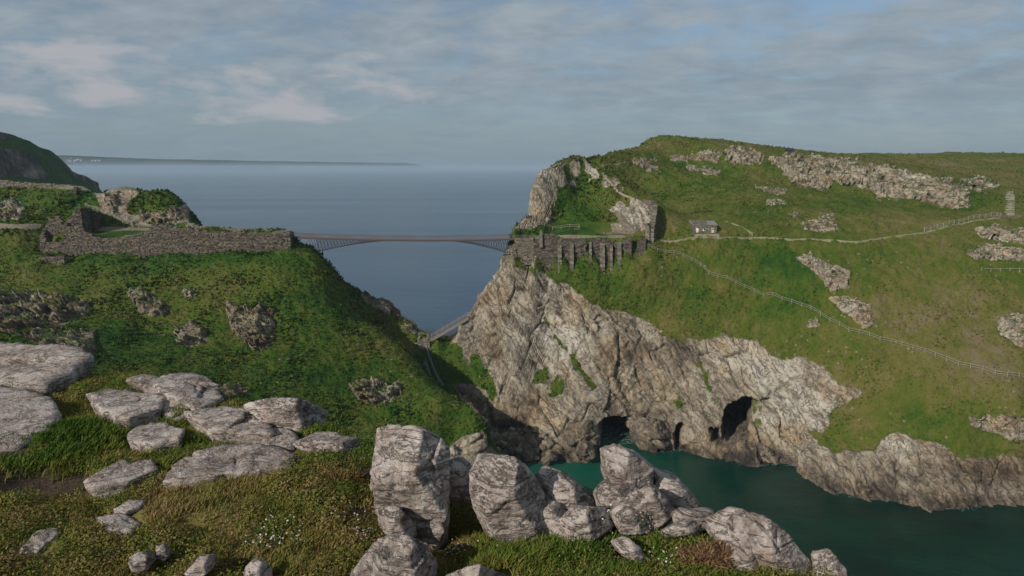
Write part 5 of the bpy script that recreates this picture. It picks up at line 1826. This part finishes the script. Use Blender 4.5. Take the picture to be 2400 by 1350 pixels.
outline_rock('beach_boulder', 'largest blue-grey rock slab on the shaded cove beach', [(1178, 1035), (1215, 1030), (1252, 1045), (1250, 1070), (1215, 1080), (1185, 1062)], Y=173.0, thick=4.0, sub=4, seed=8, mat='outcrop_wet', rough=0.12, cat='boulder')
outline_rock('beach_boulder', 'rounded dark boulder at the water edge of the beach', [(1272, 1068), (1290, 1060), (1306, 1064), (1310, 1080), (1290, 1090), (1272, 1084)], Y=170.5, thick=2.6, sub=4, seed=9, mat='outcrop_wet', rough=0.09, cat='boulder')
# ------------------------------------------------------------------ the near cliff top under the camera station
EDGE = [(-900, 790), (-100, 806), (215, 862), (480, 905), (620, 960), (740, 1000), (860, 1045), (1040, 1120), (1120, 1150), (1270, 1180), (1400, 1225), (1560, 1240), (1660, 1245), (1760, 1290), (1900, 1360), (2050, 1440), (2300, 1560)]
G0 = 74.1
EXY = np.array([at_z(px, py, G0)[:2] for px, py in EDGE])


def edge_dist(x, y):
    """metres inside (+) or outside (-) the brink of the near cliff"""
    best = np.full(x.shape, 1e9)
    for k in range(len(EXY) - 1):
        x0, y0 = EXY[k]
        ex, ey = EXY[k + 1] - EXY[k]
        t = np.clip(((x - x0) * ex + (y - y0) * ey) / (ex * ex + ey * ey), 0, 1)
        best = np.minimum(best, np.hypot(x - x0 - t * ex, y - y0 - t * ey))
    yb = np.interp(x, EXY[:, 0], EXY[:, 1])
    return np.where(y < yb, best, -best)


def near_h(x, y):
    x, y = np.asarray(x, float), np.asarray(y, float)
    d = edge_dist(x, y)
    p = np.stack([x, y, np.zeros_like(x)], 1)
    h = G0 + 0.14 * fbm(p * 0.45, 3, 61) + 0.13 * fbm(p * 1.5, 3, 62) + 0.035 * fbm(p * 5.0, 2, 63)
    # the hollow between the big boulders, and a bare scrape on the left
    for (px, py, r, dz) in ((1060, 1180, 0.55, -0.55), (1010, 1300, 0.5, -0.25), (80, 1130, 0.6, -0.14), (250, 1050, 0.8, -0.15), (760, 1170, 0.7, 0.16), (560, 1200, 0.9, 0.10), (300, 1000, 0.7, -0.06)):
        c = at_z(px, py, G0)
        h = h + dz * np.exp(-((x - c[0]) ** 2 + (y - c[1]) ** 2) / (r * r))
    o = np.clip(-d, 0, None)
    fall = 1.5 * o + 0.35 * np.minimum(o, 6) ** 1.5
    fall = np.where(d < 0, fall, 0.18 * np.clip(0.6 - d, 0, None) ** 2)
    return np.maximum(h - fall, -6.0)


nxs = np.concatenate([np.linspace(-90, -18, 30, endpoint=False), np.linspace(-18, 11, 420), np.linspace(11.5, 60, 24)])
nys = np.concatenate([np.linspace(-40, 3.5, 24, endpoint=False), np.linspace(3.5, 20, 280), np.linspace(20.5, 64, 30)])
NX, NY = np.meshgrid(nxs, nys, indexing='ij')
NZ = near_h(NX.ravel(), NY.ravel()).reshape(NX.shape)
NV = np.stack([NX, NY, NZ], -1).reshape(-1, 3)
vi3 = np.arange(NX.size).reshape(NX.shape)
qn = np.stack([vi3[:-1, :-1], vi3[1:, :-1], vi3[1:, 1:], vi3[:-1, 1:]], -1).reshape(-1, 4)
npx, npy = sight(NV[:, 0], np.maximum(NV[:, 1], 0.5), NV[:, 2])
ed = edge_dist(NV[:, 0], NV[:, 1])
soil = np.zeros(len(NV), np.float32)
lush = np.zeros(len(NV), np.float32)


def near_blob(px, py, r):
    c = at_z(px, py, G0)
    return lambda V: np.exp(-((V[:, 0] - c[0]) ** 2 + (V[:, 1] - c[1]) ** 2) / (r * r))


SOIL = [(60, 1130, .75), (150, 1125, .5), (540, 1120, .25), (850, 1130, .35), (830, 1210, .25), (640, 1120, .2), (30, 1060, .3)]
LUSH = [(200, 1040, 1.0), (120, 1080, .8), (330, 1060, .8), (450, 1060, .8), (600, 1030, .7), (250, 940, .7), (420, 975, .6), (1330, 1300, .7), (1250, 1310, .6), (1420, 1300, .5), (1150, 1300, .35), (500, 1040, .6), (1600, 1240, .3), (1480, 1250, .25)]
for b in SOIL:
    soil = np.maximum(soil, near_blob(*b)(NV))
for b in LUSH:
    lush = np.maximum(lush, near_blob(*b)(NV))
near = mesh_np('cliff_top_ground', NV, quads=qn, mat=M['near_ground'], attrs={'soil': soil, 'lush': lush, 'rock': sstep(0.1, -1.5, ed)})
tag(near, kind='structure')

# ---- the boulders and slabs
SL, BL = 'slab', 'block'
NEAR = [
    (SL, 'big pale flat slab at the left edge, farthest of the near slabs', [(-160, 806), (0, 803), (60, 812), (130, 822), (190, 840), (208, 850), (160, 882), (110, 904), (60, 900), (-160, 885)], dict(z=74.25, h=.6)),
    (SL, 'broad tan slab at the left edge above the bare soil', [(-160, 905), (0, 908), (60, 915), (110, 935), (136, 962), (132, 985), (100, 1012), (40, 1040), (-160, 1080)], dict(z=74.23, h=.6)),
    (SL, 'grey slab with a worn top beside the dark green hollow', [(205, 918), (260, 905), (330, 918), (382, 940), (372, 965), (310, 986), (275, 985), (245, 950)], dict(z=74.20, h=.45)),
    (SL, 'narrow pale slab on the brink just left of the humped slab', [(300, 890), (340, 880), (390, 888), (400, 905), (350, 908)], dict(z=74.21, h=.4)),
    (SL, 'humped pale slab on the brink with a rounded far edge', [(372, 902), (400, 886), (455, 880), (492, 900), (518, 936), (470, 956), (430, 942), (390, 924)], dict(z=74.24, h=.6)),
    (SL, 'stepped grey slab leaning against the dark-fronted boulder', [(445, 962), (520, 944), (565, 955), (625, 990), (642, 1022), (560, 1022), (500, 1012), (468, 988)], dict(z=74.22, h=.55)),
    (BL, 'flat-topped boulder with a dark shaded front on the brink', [(556, 950), (590, 942), (655, 936), (722, 941), (757, 958), (762, 1000), (742, 1022), (650, 1010), (600, 975)], dict(Y=10.1, thick=1.0)),
    (SL, 'small oval slab lying alone in the lush green grass', [(298, 1008), (320, 990), (380, 989), (426, 1010), (420, 1035), (360, 1046), (310, 1040)], dict(z=74.19, h=.4)),
    (SL, 'long low sliver of rock under the lush grass', [(203, 1128), (280, 1095), (362, 1080), (370, 1100), (300, 1128), (220, 1140)], dict(z=74.18, h=.4)),
    (SL, 'long lichen-spotted slab ending at the brown turf bank', [(383, 1126), (405, 1095), (440, 1070), (520, 1045), (640, 1042), (692, 1070), (680, 1097), (560, 1102), (440, 1118)], dict(z=74.21, h=.5)),
    (BL, 'wedge boulder with a pale top left of the tallest boulder', [(680, 1042), (720, 1022), (810, 1020), (850, 1034), (872, 1070), (850, 1082), (800, 1078), (740, 1072)], dict(Y=9.0, thick=0.9)),
    (BL, 'tallest squarish grey boulder at the bottom centre of the brink', [(885, 1012), (920, 1003), (985, 1005), (1030, 1030), (1050, 1068), (1052, 1115), (1052, 1230), (1030, 1290), (900, 1290), (880, 1200), (876, 1090)], dict(Y=7.2, thick=1.0, sub=6)),
    (BL, 'small pale rock tucked under the tallest boulder', [(882, 1192), (935, 1185), (975, 1232), (976, 1268), (905, 1250)], dict(Y=6.7, thick=0.4)),
    (BL, 'upright wedge boulder tapering to a pointed foot', [(1100, 1112), (1125, 1064), (1172, 1064), (1228, 1085), (1256, 1122), (1272, 1175), (1268, 1232), (1250, 1278), (1165, 1270), (1135, 1225), (1112, 1170)], dict(Y=6.95, thick=0.85, sub=6)),
    (BL, 'long slanting dark-sided rock right of the wedge boulder', [(1256, 1112), (1282, 1098), (1312, 1108), (1352, 1145), (1420, 1190), (1440, 1215), (1380, 1235), (1300, 1230), (1268, 1180)], dict(Y=7.3, thick=0.7)),
    (BL, 'speckled flat-faced rock at the foot of the long slanting rock', [(1300, 1228), (1345, 1188), (1420, 1190), (1458, 1226), (1400, 1258), (1320, 1268), (1300, 1250)], dict(Y=6.75, thick=0.5)),
    (BL, 'pale pointed boulder standing highest against the green water', [(1410, 1052), (1440, 1042), (1482, 1060), (1532, 1100), (1530, 1135), (1480, 1160), (1425, 1150), (1412, 1085)], dict(Y=7.6, thick=0.8, sub=6)),
    (BL, 'rounded block under the pale pointed boulder', [(1388, 1152), (1420, 1125), (1470, 1128), (1502, 1150), (1495, 1185), (1450, 1215), (1400, 1195)], dict(Y=7.35, thick=0.7)),
    (BL, 'tan block with an ochre hollow right of the pointed boulder', [(1455, 1190), (1480, 1160), (1530, 1135), (1565, 1165), (1592, 1198), (1542, 1245), (1490, 1220)], dict(Y=7.1, thick=0.6)),
    (BL, 'dark rock behind the ochre-hollowed block above the water', [(1528, 1100), (1558, 1115), (1590, 1122), (1602, 1160), (1645, 1190), (1615, 1210), (1560, 1190), (1530, 1150)], dict(Y=7.7, thick=0.7)),
    (BL, 'low grey rock in the grass beside the brown heather', [(1540, 1250), (1600, 1214), (1650, 1218), (1642, 1246), (1560, 1262)], dict(Y=6.75, thick=0.4)),
    (BL, 'big sloping slab falling to the lower right corner', [(1640, 1222), (1722, 1193), (1762, 1205), (1832, 1245), (1905, 1310), (1912, 1380), (1800, 1400), (1720, 1330)], dict(Y=6.5, thick=0.9, sub=6)),
    (BL, 'knob of rock at the tip of the lower right slab', [(1900, 1295), (1940, 1290), (1976, 1330), (1980, 1400), (1905, 1400)], dict(Y=6.35, thick=0.5)),
    (BL, 'small pink-grey stone in the grass below the speckled rock', [(1430, 1268), (1470, 1258), (1502, 1290), (1525, 1312), (1500, 1322), (1450, 1295)], dict(Y=6.35, thick=0.3)),
    (BL, 'rough lumpy boulder at the bottom edge below the tallest boulder', [(865, 1330), (885, 1262), (932, 1250), (1000, 1290), (1026, 1330), (1020, 1420), (860, 1420)], dict(Y=6.0, thick=0.6)),
    (BL, 'weathered rock leaning on the rough boulder at the bottom edge', [(822, 1345), (880, 1265), (900, 1275), (885, 1390), (830, 1400)], dict(Y=6.0, thick=0.4)),
    (BL, 'rock top just showing at the bottom edge in the grass', [(1045, 1348), (1100, 1330), (1180, 1338), (1195, 1400), (1050, 1400)], dict(Y=5.85, thick=0.4)),
    (BL, 'pale stone pair, left one, half sunk in brown turf', [(300, 1312), (335, 1290), (370, 1308), (345, 1335), (310, 1340)], dict(Y=6.1, thick=0.25)),
    (BL, 'little white stone beside the half sunk pale stone', [(365, 1287), (385, 1275), (405, 1298), (385, 1318), (368, 1310)], dict(Y=6.25, thick=0.2)),
    (BL, 'pale flake of rock lying at the bottom edge in brown turf', [(430, 1345), (470, 1305), (505, 1300), (500, 1330), (450, 1370)], dict(Y=6.0, thick=0.25)),
    (BL, 'squarish pale stone at the bottom edge left of the flowers', [(572, 1330), (600, 1308), (635, 1328), (642, 1380), (572, 1380)], dict(Y=5.95, thick=0.3)),
    (SL, 'slanting grey flake in the lower left grass', [(50, 1290), (85, 1252), (130, 1243), (132, 1258), (90, 1288)], dict(z=74.18, h=.25)),
    (SL, 'small bluish stone flush with the turf below the long slab', [(268, 1195), (305, 1170), (338, 1172), (325, 1190), (285, 1203)], dict(z=74.17, h=.2)),
    (SL, 'dull purple stone flush with the turf near the white flowers', [(230, 1215), (290, 1205), (330, 1225), (300, 1245), (250, 1240)], dict(z=74.16, h=.2)),
    (BL, 'dark low rock wedged between the wedge boulder and the speckled rock', [(1245, 1190), (1290, 1170), (1330, 1205), (1318, 1270), (1255, 1272)], dict(Y=6.95, thick=0.5)),
    (BL, 'broken block at the foot of the stack under the pointed boulder', [(1425, 1200), (1465, 1185), (1512, 1205), (1520, 1248), (1450, 1250)], dict(Y=6.9, thick=0.5)),
    (BL, 'low ledge joining the ochre-hollowed block to the grey rock', [(1570, 1205), (1620, 1188), (1672, 1200), (1680, 1235), (1590, 1235)], dict(Y=6.95, thick=0.5)),
    (BL, 'rough foot of the sloping slab behind the brown heather', [(1700, 1300), (1755, 1270), (1800, 1320), (1790, 1390), (1710, 1380)], dict(Y=6.2, thick=0.4)),
    (BL, 'dull rock standing behind the gap left of the wedge boulder', [(1046, 1085), (1075, 1072), (1108, 1095), (1112, 1180), (1050, 1170)], dict(Y=7.5, thick=0.5)),
    (SL, 'thin ledge bridging the worn grey slab and the humped slab', [(330, 912), (378, 905), (430, 945), (448, 972), (395, 975)], dict(z=74.18, h=.4)),
    (SL, 'worn flat ledge between the stepped slab and the long slab', [(600, 1015), (660, 1008), (700, 1030), (688, 1052), (630, 1040)], dict(z=74.18, h=.35)),
]
ROCKS = []
for i, (mode, lab, out, kw) in enumerate(NEAR):
    kw = dict(kw)
    xs = [q[0] for q in out]
    big = max(xs) - min(xs) > 120
    kw.setdefault('sub', 5 if big else 4)
    kw.setdefault('rough', 0.024 if mode == SL else 0.027)
    o = outline_rock('slab' if mode == SL else 'boulder', lab, out, mode=mode, seed=400 + 7 * i, cat='slab' if mode == SL else 'boulder', soft=70.0, bedw=0.022, **kw)
    ROCKS.append(o)

# ---- grass, moss and cushion plants of the cliff top
rn = np.random.default_rng(21)
rv, rp, nb_ = [], [], 0
for o in ROCKS:
    me = o.data
    v = np.empty(len(me.vertices) * 3, np.float32)
    me.vertices.foreach_get('co', v)
    v = v.reshape(-1, 3)
    f = np.empty(len(me.polygons) * 3, np.int32)
    me.polygons.foreach_get('vertices', f)
    rv.append(v)
    rp.append(f.reshape(-1, 3) + nb_)
    nb_ += len(v)
ROCKB = BVHTree.FromPolygons(np.concatenate(rv).tolist(), np.concatenate(rp).tolist())
# a coarse map of where rock covers the turf
gx0, gx1, gy0, gy1, gs = -17.0, 9.0, 4.0, 18.5, 0.05
mx, my = int((gx1 - gx0) / gs), int((gy1 - gy0) / gs)
low = np.full((mx, my), 9.0)
high = np.full((mx, my), -9.0)
for v in rv:
    ix, iy = ((v[:, 0] - gx0) / gs).astype(int), ((v[:, 1] - gy0) / gs).astype(int)
    k = (ix >= 0) & (ix < mx) & (iy >= 0) & (iy < my)
    dv = v[:, 2] - near_h(v[:, 0], v[:, 1])
    np.minimum.at(low, (ix[k], iy[k]), dv[k])
    np.maximum.at(high, (ix[k], iy[k]), dv[k])
for arr, fn in ((low, np.minimum), (high, np.maximum)):
    b_ = arr.copy()
    for sx, sy in ((1, 0), (-1, 0), (0, 1), (0, -1)):
        arr[:] = fn(arr, np.roll(np.roll(b_, sx, 0), sy, 1))
cover = (low < 0.10) & (high > 0.02)


def turf_points(n, seed):
    r = np.random.default_rng(seed)
    # even in the view: sample picture positions, then drop them on the turf
    px = r.uniform(-60, 2060, n)
    py = r.uniform(800, 1420, n)
    xc, yc = (px - 1200) / FPX, (675 - py) / FPX
    t = (G0 - CAM_Z) / (-SP + yc * CP)
    x, y = xc * t, t * (CP + yc * SP)
    x = x + r.normal(0, 0.04, n)
    y = y + r.normal(0, 0.05, n)
    d = edge_dist(x, y)
    ix, iy = np.clip(((x - gx0) / gs).astype(int), 0, mx - 1), np.clip(((y - gy0) / gs).astype(int), 0, my - 1)
    ok = (d > -0.5) & ~cover[ix, iy] & (y > 4.2) & (y < 18)
    x, y = x[ok], y[ok]
    return np.stack([x, y, near_h(x, y)], 1)


BP = turf_points(330000, 5)
so = np.zeros(len(BP))
lu = np.zeros(len(BP))
for b in SOIL:
    so = np.maximum(so, near_blob(*b)(BP))
for b in LUSH:
    lu = np.maximum(lu, near_blob(*b)(BP))
pn = BP * np.array([1, 1, 0])
clump = fbm(pn * 1.3, 3, 71) * 0.6 + fbm(pn * 4.0, 2, 72) * 0.5
keepm = (rn.uniform(size=len(BP)) > so * 1.1) & (rn.uniform(size=len(BP)) < 0.55 + 0.9 * clump + 0.5 * lu)
BP, lu, clump = BP[keepm], lu[keepm], clump[keepm]
n = len(BP)
hgt = (0.035 + 0.055 * np.clip(clump + 0.35, 0, 1) + 0.06 * lu) * rn.uniform(0.5, 1.4, n)
wid = 0.0055 + 0.004 * rn.uniform(size=n) + 0.004 * lu
a = rn.uniform(0, 2 * np.pi, n)
a2 = np.where(rn.uniform(size=n) < 0.6, rn.normal(0.6, 0.7, n), rn.uniform(0, 2 * np.pi, n))
ln_ = rn.uniform(0.1, 1.1, n) * hgt
zero = np.zeros(n)
w3 = np.stack([np.cos(a) * wid, np.sin(a) * wid, zero], 1)
mid_ = BP + np.stack([np.cos(a2) * ln_ * 0.35, np.sin(a2) * ln_ * 0.35, hgt * 0.6], 1)
tip_ = BP + np.stack([np.cos(a2) * ln_, np.sin(a2) * ln_, hgt], 1)
root_ = BP - np.array([0, 0, 0.012])
GVt = np.stack([root_ - w3, root_ + w3, mid_ + w3 * 0.7, mid_ - w3 * 0.7, tip_], 1).reshape(-1, 3)
ib = np.arange(n)[:, None] * 5
gq = (ib + np.array([[0, 1, 2, 3]])).reshape(-1, 4)
gt = (ib + np.array([[3, 2, 4]])).reshape(-1, 3)
hue = np.clip(0.52 + 0.55 * fbm(BP * np.array([1, 1, 0]) * 0.9, 3, 81) - 0.22 * lu + 0.16 * sstep(9.0, 7.6, BP[:, 1]) * sstep(0.5, -1.5, BP[:, 0]) + rn.normal(0, 0.15, n), 0, 1)
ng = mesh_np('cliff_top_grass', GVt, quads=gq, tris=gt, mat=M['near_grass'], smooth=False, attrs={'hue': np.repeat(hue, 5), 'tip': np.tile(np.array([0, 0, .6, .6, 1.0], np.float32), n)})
tag(ng, kind='stuff')

# rounded leafy cushions give the turf its lumps
CU = turf_points(5200, 9)
cl = fbm(CU * np.array([1, 1, 0]) * 0.8, 3, 73)
so = np.zeros(len(CU))
for b in SOIL:
    so = np.maximum(so, near_blob(*b)(CU))
CU = CU[(cl > -0.12) & (so < 0.5)][:1500]
leafV, leafH = [], []
for c in CU:
    r_ = rn.uniform(0.06, 0.20)
    m = int(75 * (r_ / 0.1))
    d = rn.normal(size=(m, 3))
    d[:, 2] = np.abs(d[:, 2]) * 0.75
    d /= np.linalg.norm(d, axis=1, keepdims=True)
    p = c + d * r_ * rn.uniform(0.75, 1.1, (m, 1)) * np.array([1.2, 1.2, 0.75])
    t1 = np.cross(d, rn.normal(size=(m, 3)))
    t1 /= np.linalg.norm(t1, axis=1, keepdims=True) + 1e-6
    t2 = np.cross(d, t1) + d * 0.5
    s = rn.uniform(0.006, 0.013, (m, 1))
    leafV.append(np.stack([p - t1 * s, p + t1 * s, p + t2 * s * 2.4], 1).reshape(-1, 3))
    h0 = np.clip(0.45 + 0.18 * (c[1] < 8.3) * (c[0] < 0) + 0.28 * rn.normal(), 0, 1)
    leafH.append(np.repeat(np.clip(h0 + rn.normal(0, 0.1, m), 0, 1), 3))
LV = np.concatenate(leafV)
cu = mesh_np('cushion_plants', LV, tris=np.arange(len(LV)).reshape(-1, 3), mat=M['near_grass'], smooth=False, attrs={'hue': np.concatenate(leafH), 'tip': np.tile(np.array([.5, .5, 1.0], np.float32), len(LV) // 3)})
tag(cu, kind='stuff')


def flowers(label, px, py, n, spread, colour, seed, cat='flowers', size=0.0105, name='flower_clump', lift=0.10):
    r = np.random.default_rng(seed)
    c = at_z(px, py, G0)
    cz = float(near_h(np.array([c[0]]), np.array([c[1]]))[0])
    root = empty(name, (c[0], c[1], cz), label, cat)
    pet, stem, cen = MB(), MB(), MB()
    lf = MB()
    for k in range(n):
        x, y = c[0] + r.normal(0, spread), c[1] + r.normal(0, spread * 0.9)
        z = float(near_h(np.array([x]), np.array([y]))[0])
        hit_ = ROCKB.ray_cast(Vector((x, y, 80)), Vector((0, 0, -1)))
        if hit_[0] is not None:
            if hit_[0].z > z + 0.22:
                continue
            z = max(z, hit_[0].z)
        t = Vector((x + r.normal(0, .02), y + r.normal(0, .02), z + lift * r.uniform(.5, 1.2)))
        stem.bar((x, y, z - .02), t, 0.004)
        up = Vector((r.normal(0, .4), r.normal(-.35, .3), 1)).normalized()
        u = up.orthogonal().normalized()
        v = up.cross(u)
        s = size * r.uniform(.7, 1.3)
        for j in range(5):
            a_ = j * 1.2566 + k
            d = u * math.cos(a_) + v * math.sin(a_)
            e = u * -math.sin(a_) + v * math.cos(a_)
            pet.add([t, t + d * s * .6 - e * s * .36 + up * s * .15, t + d * s + up * s * .05, t + d * s * .6 + e * s * .36 + up * s * .15], [(0, 1, 2, 3)])
        cen.box(t + up * s * .12, (s * .3, s * .3, s * .2), (u, v, up))
        for j in range(5):
            q = Vector((x + r.normal(0, .03), y + r.normal(0, .03), z + r.uniform(0, lift * .6)))
            d = Vector(r.normal(size=3)).normalized() * .018
            e = d.orthogonal().normalized() * .006
            lf.add([q - e, q + e, q + d], [(0, 1, 2)])
    o = pet.build('petal', M[colour], root)
    o['kind'] = 'stuff'
    stem.build('stem', M['stem_green'], root)['kind'] = 'stuff'
    cen.build('flower_centre', M['flower_eye'], root)['kind'] = 'stuff'
    lf.build('leaf', M['stem_green'], root)['kind'] = 'stuff'
    return root


flowers('large loose clump of small white flowers in the brown turf at bottom left', 655, 1262, 60, 0.15, 'petal_white', 1)
flowers('sparse white flowers on the bank left of the tallest boulder', 812, 1215, 18, 0.12, 'petal_white', 2)
flowers('pink thrift tuft at the foot of the tallest boulder', 852, 1255, 34, 0.06, 'petal_pink', 3)
flowers('pale mauve thrift in the shadow of the wedge boulder', 1072, 1272, 30, 0.08, 'petal_pink', 4)
flowers('white flower clump in green leaves below the wedge boulder', 1165, 1275, 40, 0.09, 'petal_white', 5)
flowers('white flowers tucked in the cleft below the pointed boulder', 1408, 1158, 24, 0.05, 'petal_white', 6)
flowers('fringe of white flowers along the foot of the speckled rock', 1440, 1246, 30, 0.10, 'petal_white', 7)
flowers('pink thrift beside the small pink-grey stone', 1508, 1262, 24, 0.05, 'petal_pink', 8)
flowers('white flowers on the turf ledge over the dark rock by the water', 1610, 1178, 26, 0.08, 'petal_white', 9)
flowers('scattered white flowers above the brown heather', 1745, 1248, 22, 0.12, 'petal_white', 10)
flowers('white flowers at the bottom edge left of the brown heather', 1560, 1325, 22, 0.10, 'petal_white', 11)
flowers('few pink thrift heads above the low grey rock', 1622, 1208, 18, 0.06, 'petal_pink', 12)


def bush(name, label, px, py, rx, ry, h, n, mat, seed, cat, twigs=0):
    """a low bush: leaf and twig blades through a mound, on woody stems"""
    r = np.random.default_rng(seed)
    c = at_z(px, py, G0)
    cz = float(near_h(np.array([c[0]]), np.array([c[1]]))[0])
    root = empty(name, (c[0], c[1], cz), label, cat)
    d = r.normal(size=(n, 3))
    d[:, 2] = np.abs(d[:, 2])
    d /= np.linalg.norm(d, axis=1, keepdims=True)
    lump = 0.75 + 0.35 * fbm(d * 3.0 + seed, 2, seed)
    p = np.array([c[0], c[1], cz]) + d * (lump * r.uniform(0.45, 1.0, n) ** 0.5)[:, None] * np.array([rx, ry, h])
    t1 = np.cross(d, r.normal(size=(n, 3)))
    t1 /= np.linalg.norm(t1, axis=1, keepdims=True) + 1e-6
    up = d * 0.6 + r.normal(size=(n, 3)) * 0.5
    s = r.uniform(0.005, 0.010, (n, 1))
    V = np.stack([p - t1 * s, p + t1 * s, p + up * s * 5.0], 1).reshape(-1, 3)
    o = mesh_np('foliage', V, tris=np.arange(len(V)).reshape(-1, 3), mat=M[mat], parent=root, smooth=False, attrs={'hue': np.repeat(np.clip(r.normal(.5, .22, n), 0, 1), 3), 'tip': np.tile(np.array([.4, .4, 1.0], np.float32), n)})
    o['kind'] = 'stuff'
    st_ = MB()
    for k in range(40):
        q = p[r.integers(n)]
        st_.bar((c[0] + r.normal(0, rx * .25), c[1] + r.normal(0, ry * .25), cz - .03), tuple(q), 0.006)
    st_.build('stem', M['twig'], root)['kind'] = 'stuff'
    return root


bush('heather_bush', 'withered red-brown heather mound in the lower right corner', 1660, 1320, 0.42, 0.26, 0.20, 9000, 'brown_leaf', 31, 'bush')
bush('leafy_clump', 'rounded yellow-green leafy clump at the bottom centre below the wedge boulder', 1150, 1325, 0.16, 0.13, 0.13, 2600, 'near_grass', 32, 'plant')
bush('heather_bush', 'brown mossy hump on the bank left of the tallest boulder', 800, 1150, 0.38, 0.30, 0.14, 6000, 'moss_leaf', 33, 'bush')
bush('heather_bush', 'small brown turf hump under the big left slab', 190, 888, 0.50, 0.30, 0.10, 3500, 'moss_leaf', 34, 'bush')
# ------------------------------------------------------------------ the air: one closed box of thin haze
hm = bpy.data.materials.new("haze")
hm.use_nodes = True
ht = NT(hm.node_tree)
pv_ = ht.n('ShaderNodeVolumePrincipled', {'Color': (0.52, 0.66, 0.79, 1.0), 'Density': 0.00011, 'Anisotropy': 0.0})
try:
    pv_.inputs['Density Attribute'].default_value = ""
except Exception:
    pass
ht.n('ShaderNodeOutputMaterial', {'Volume': pv_.outputs[0]})
try:
    hm.cycles.homogeneous_volume = True
except Exception:
    pass
hb = MB()
hb.box((0, 33400, 54.0), (146000, 77000, 130.0))
haze = hb.build('haze', hm)
tag(haze, kind='stuff')
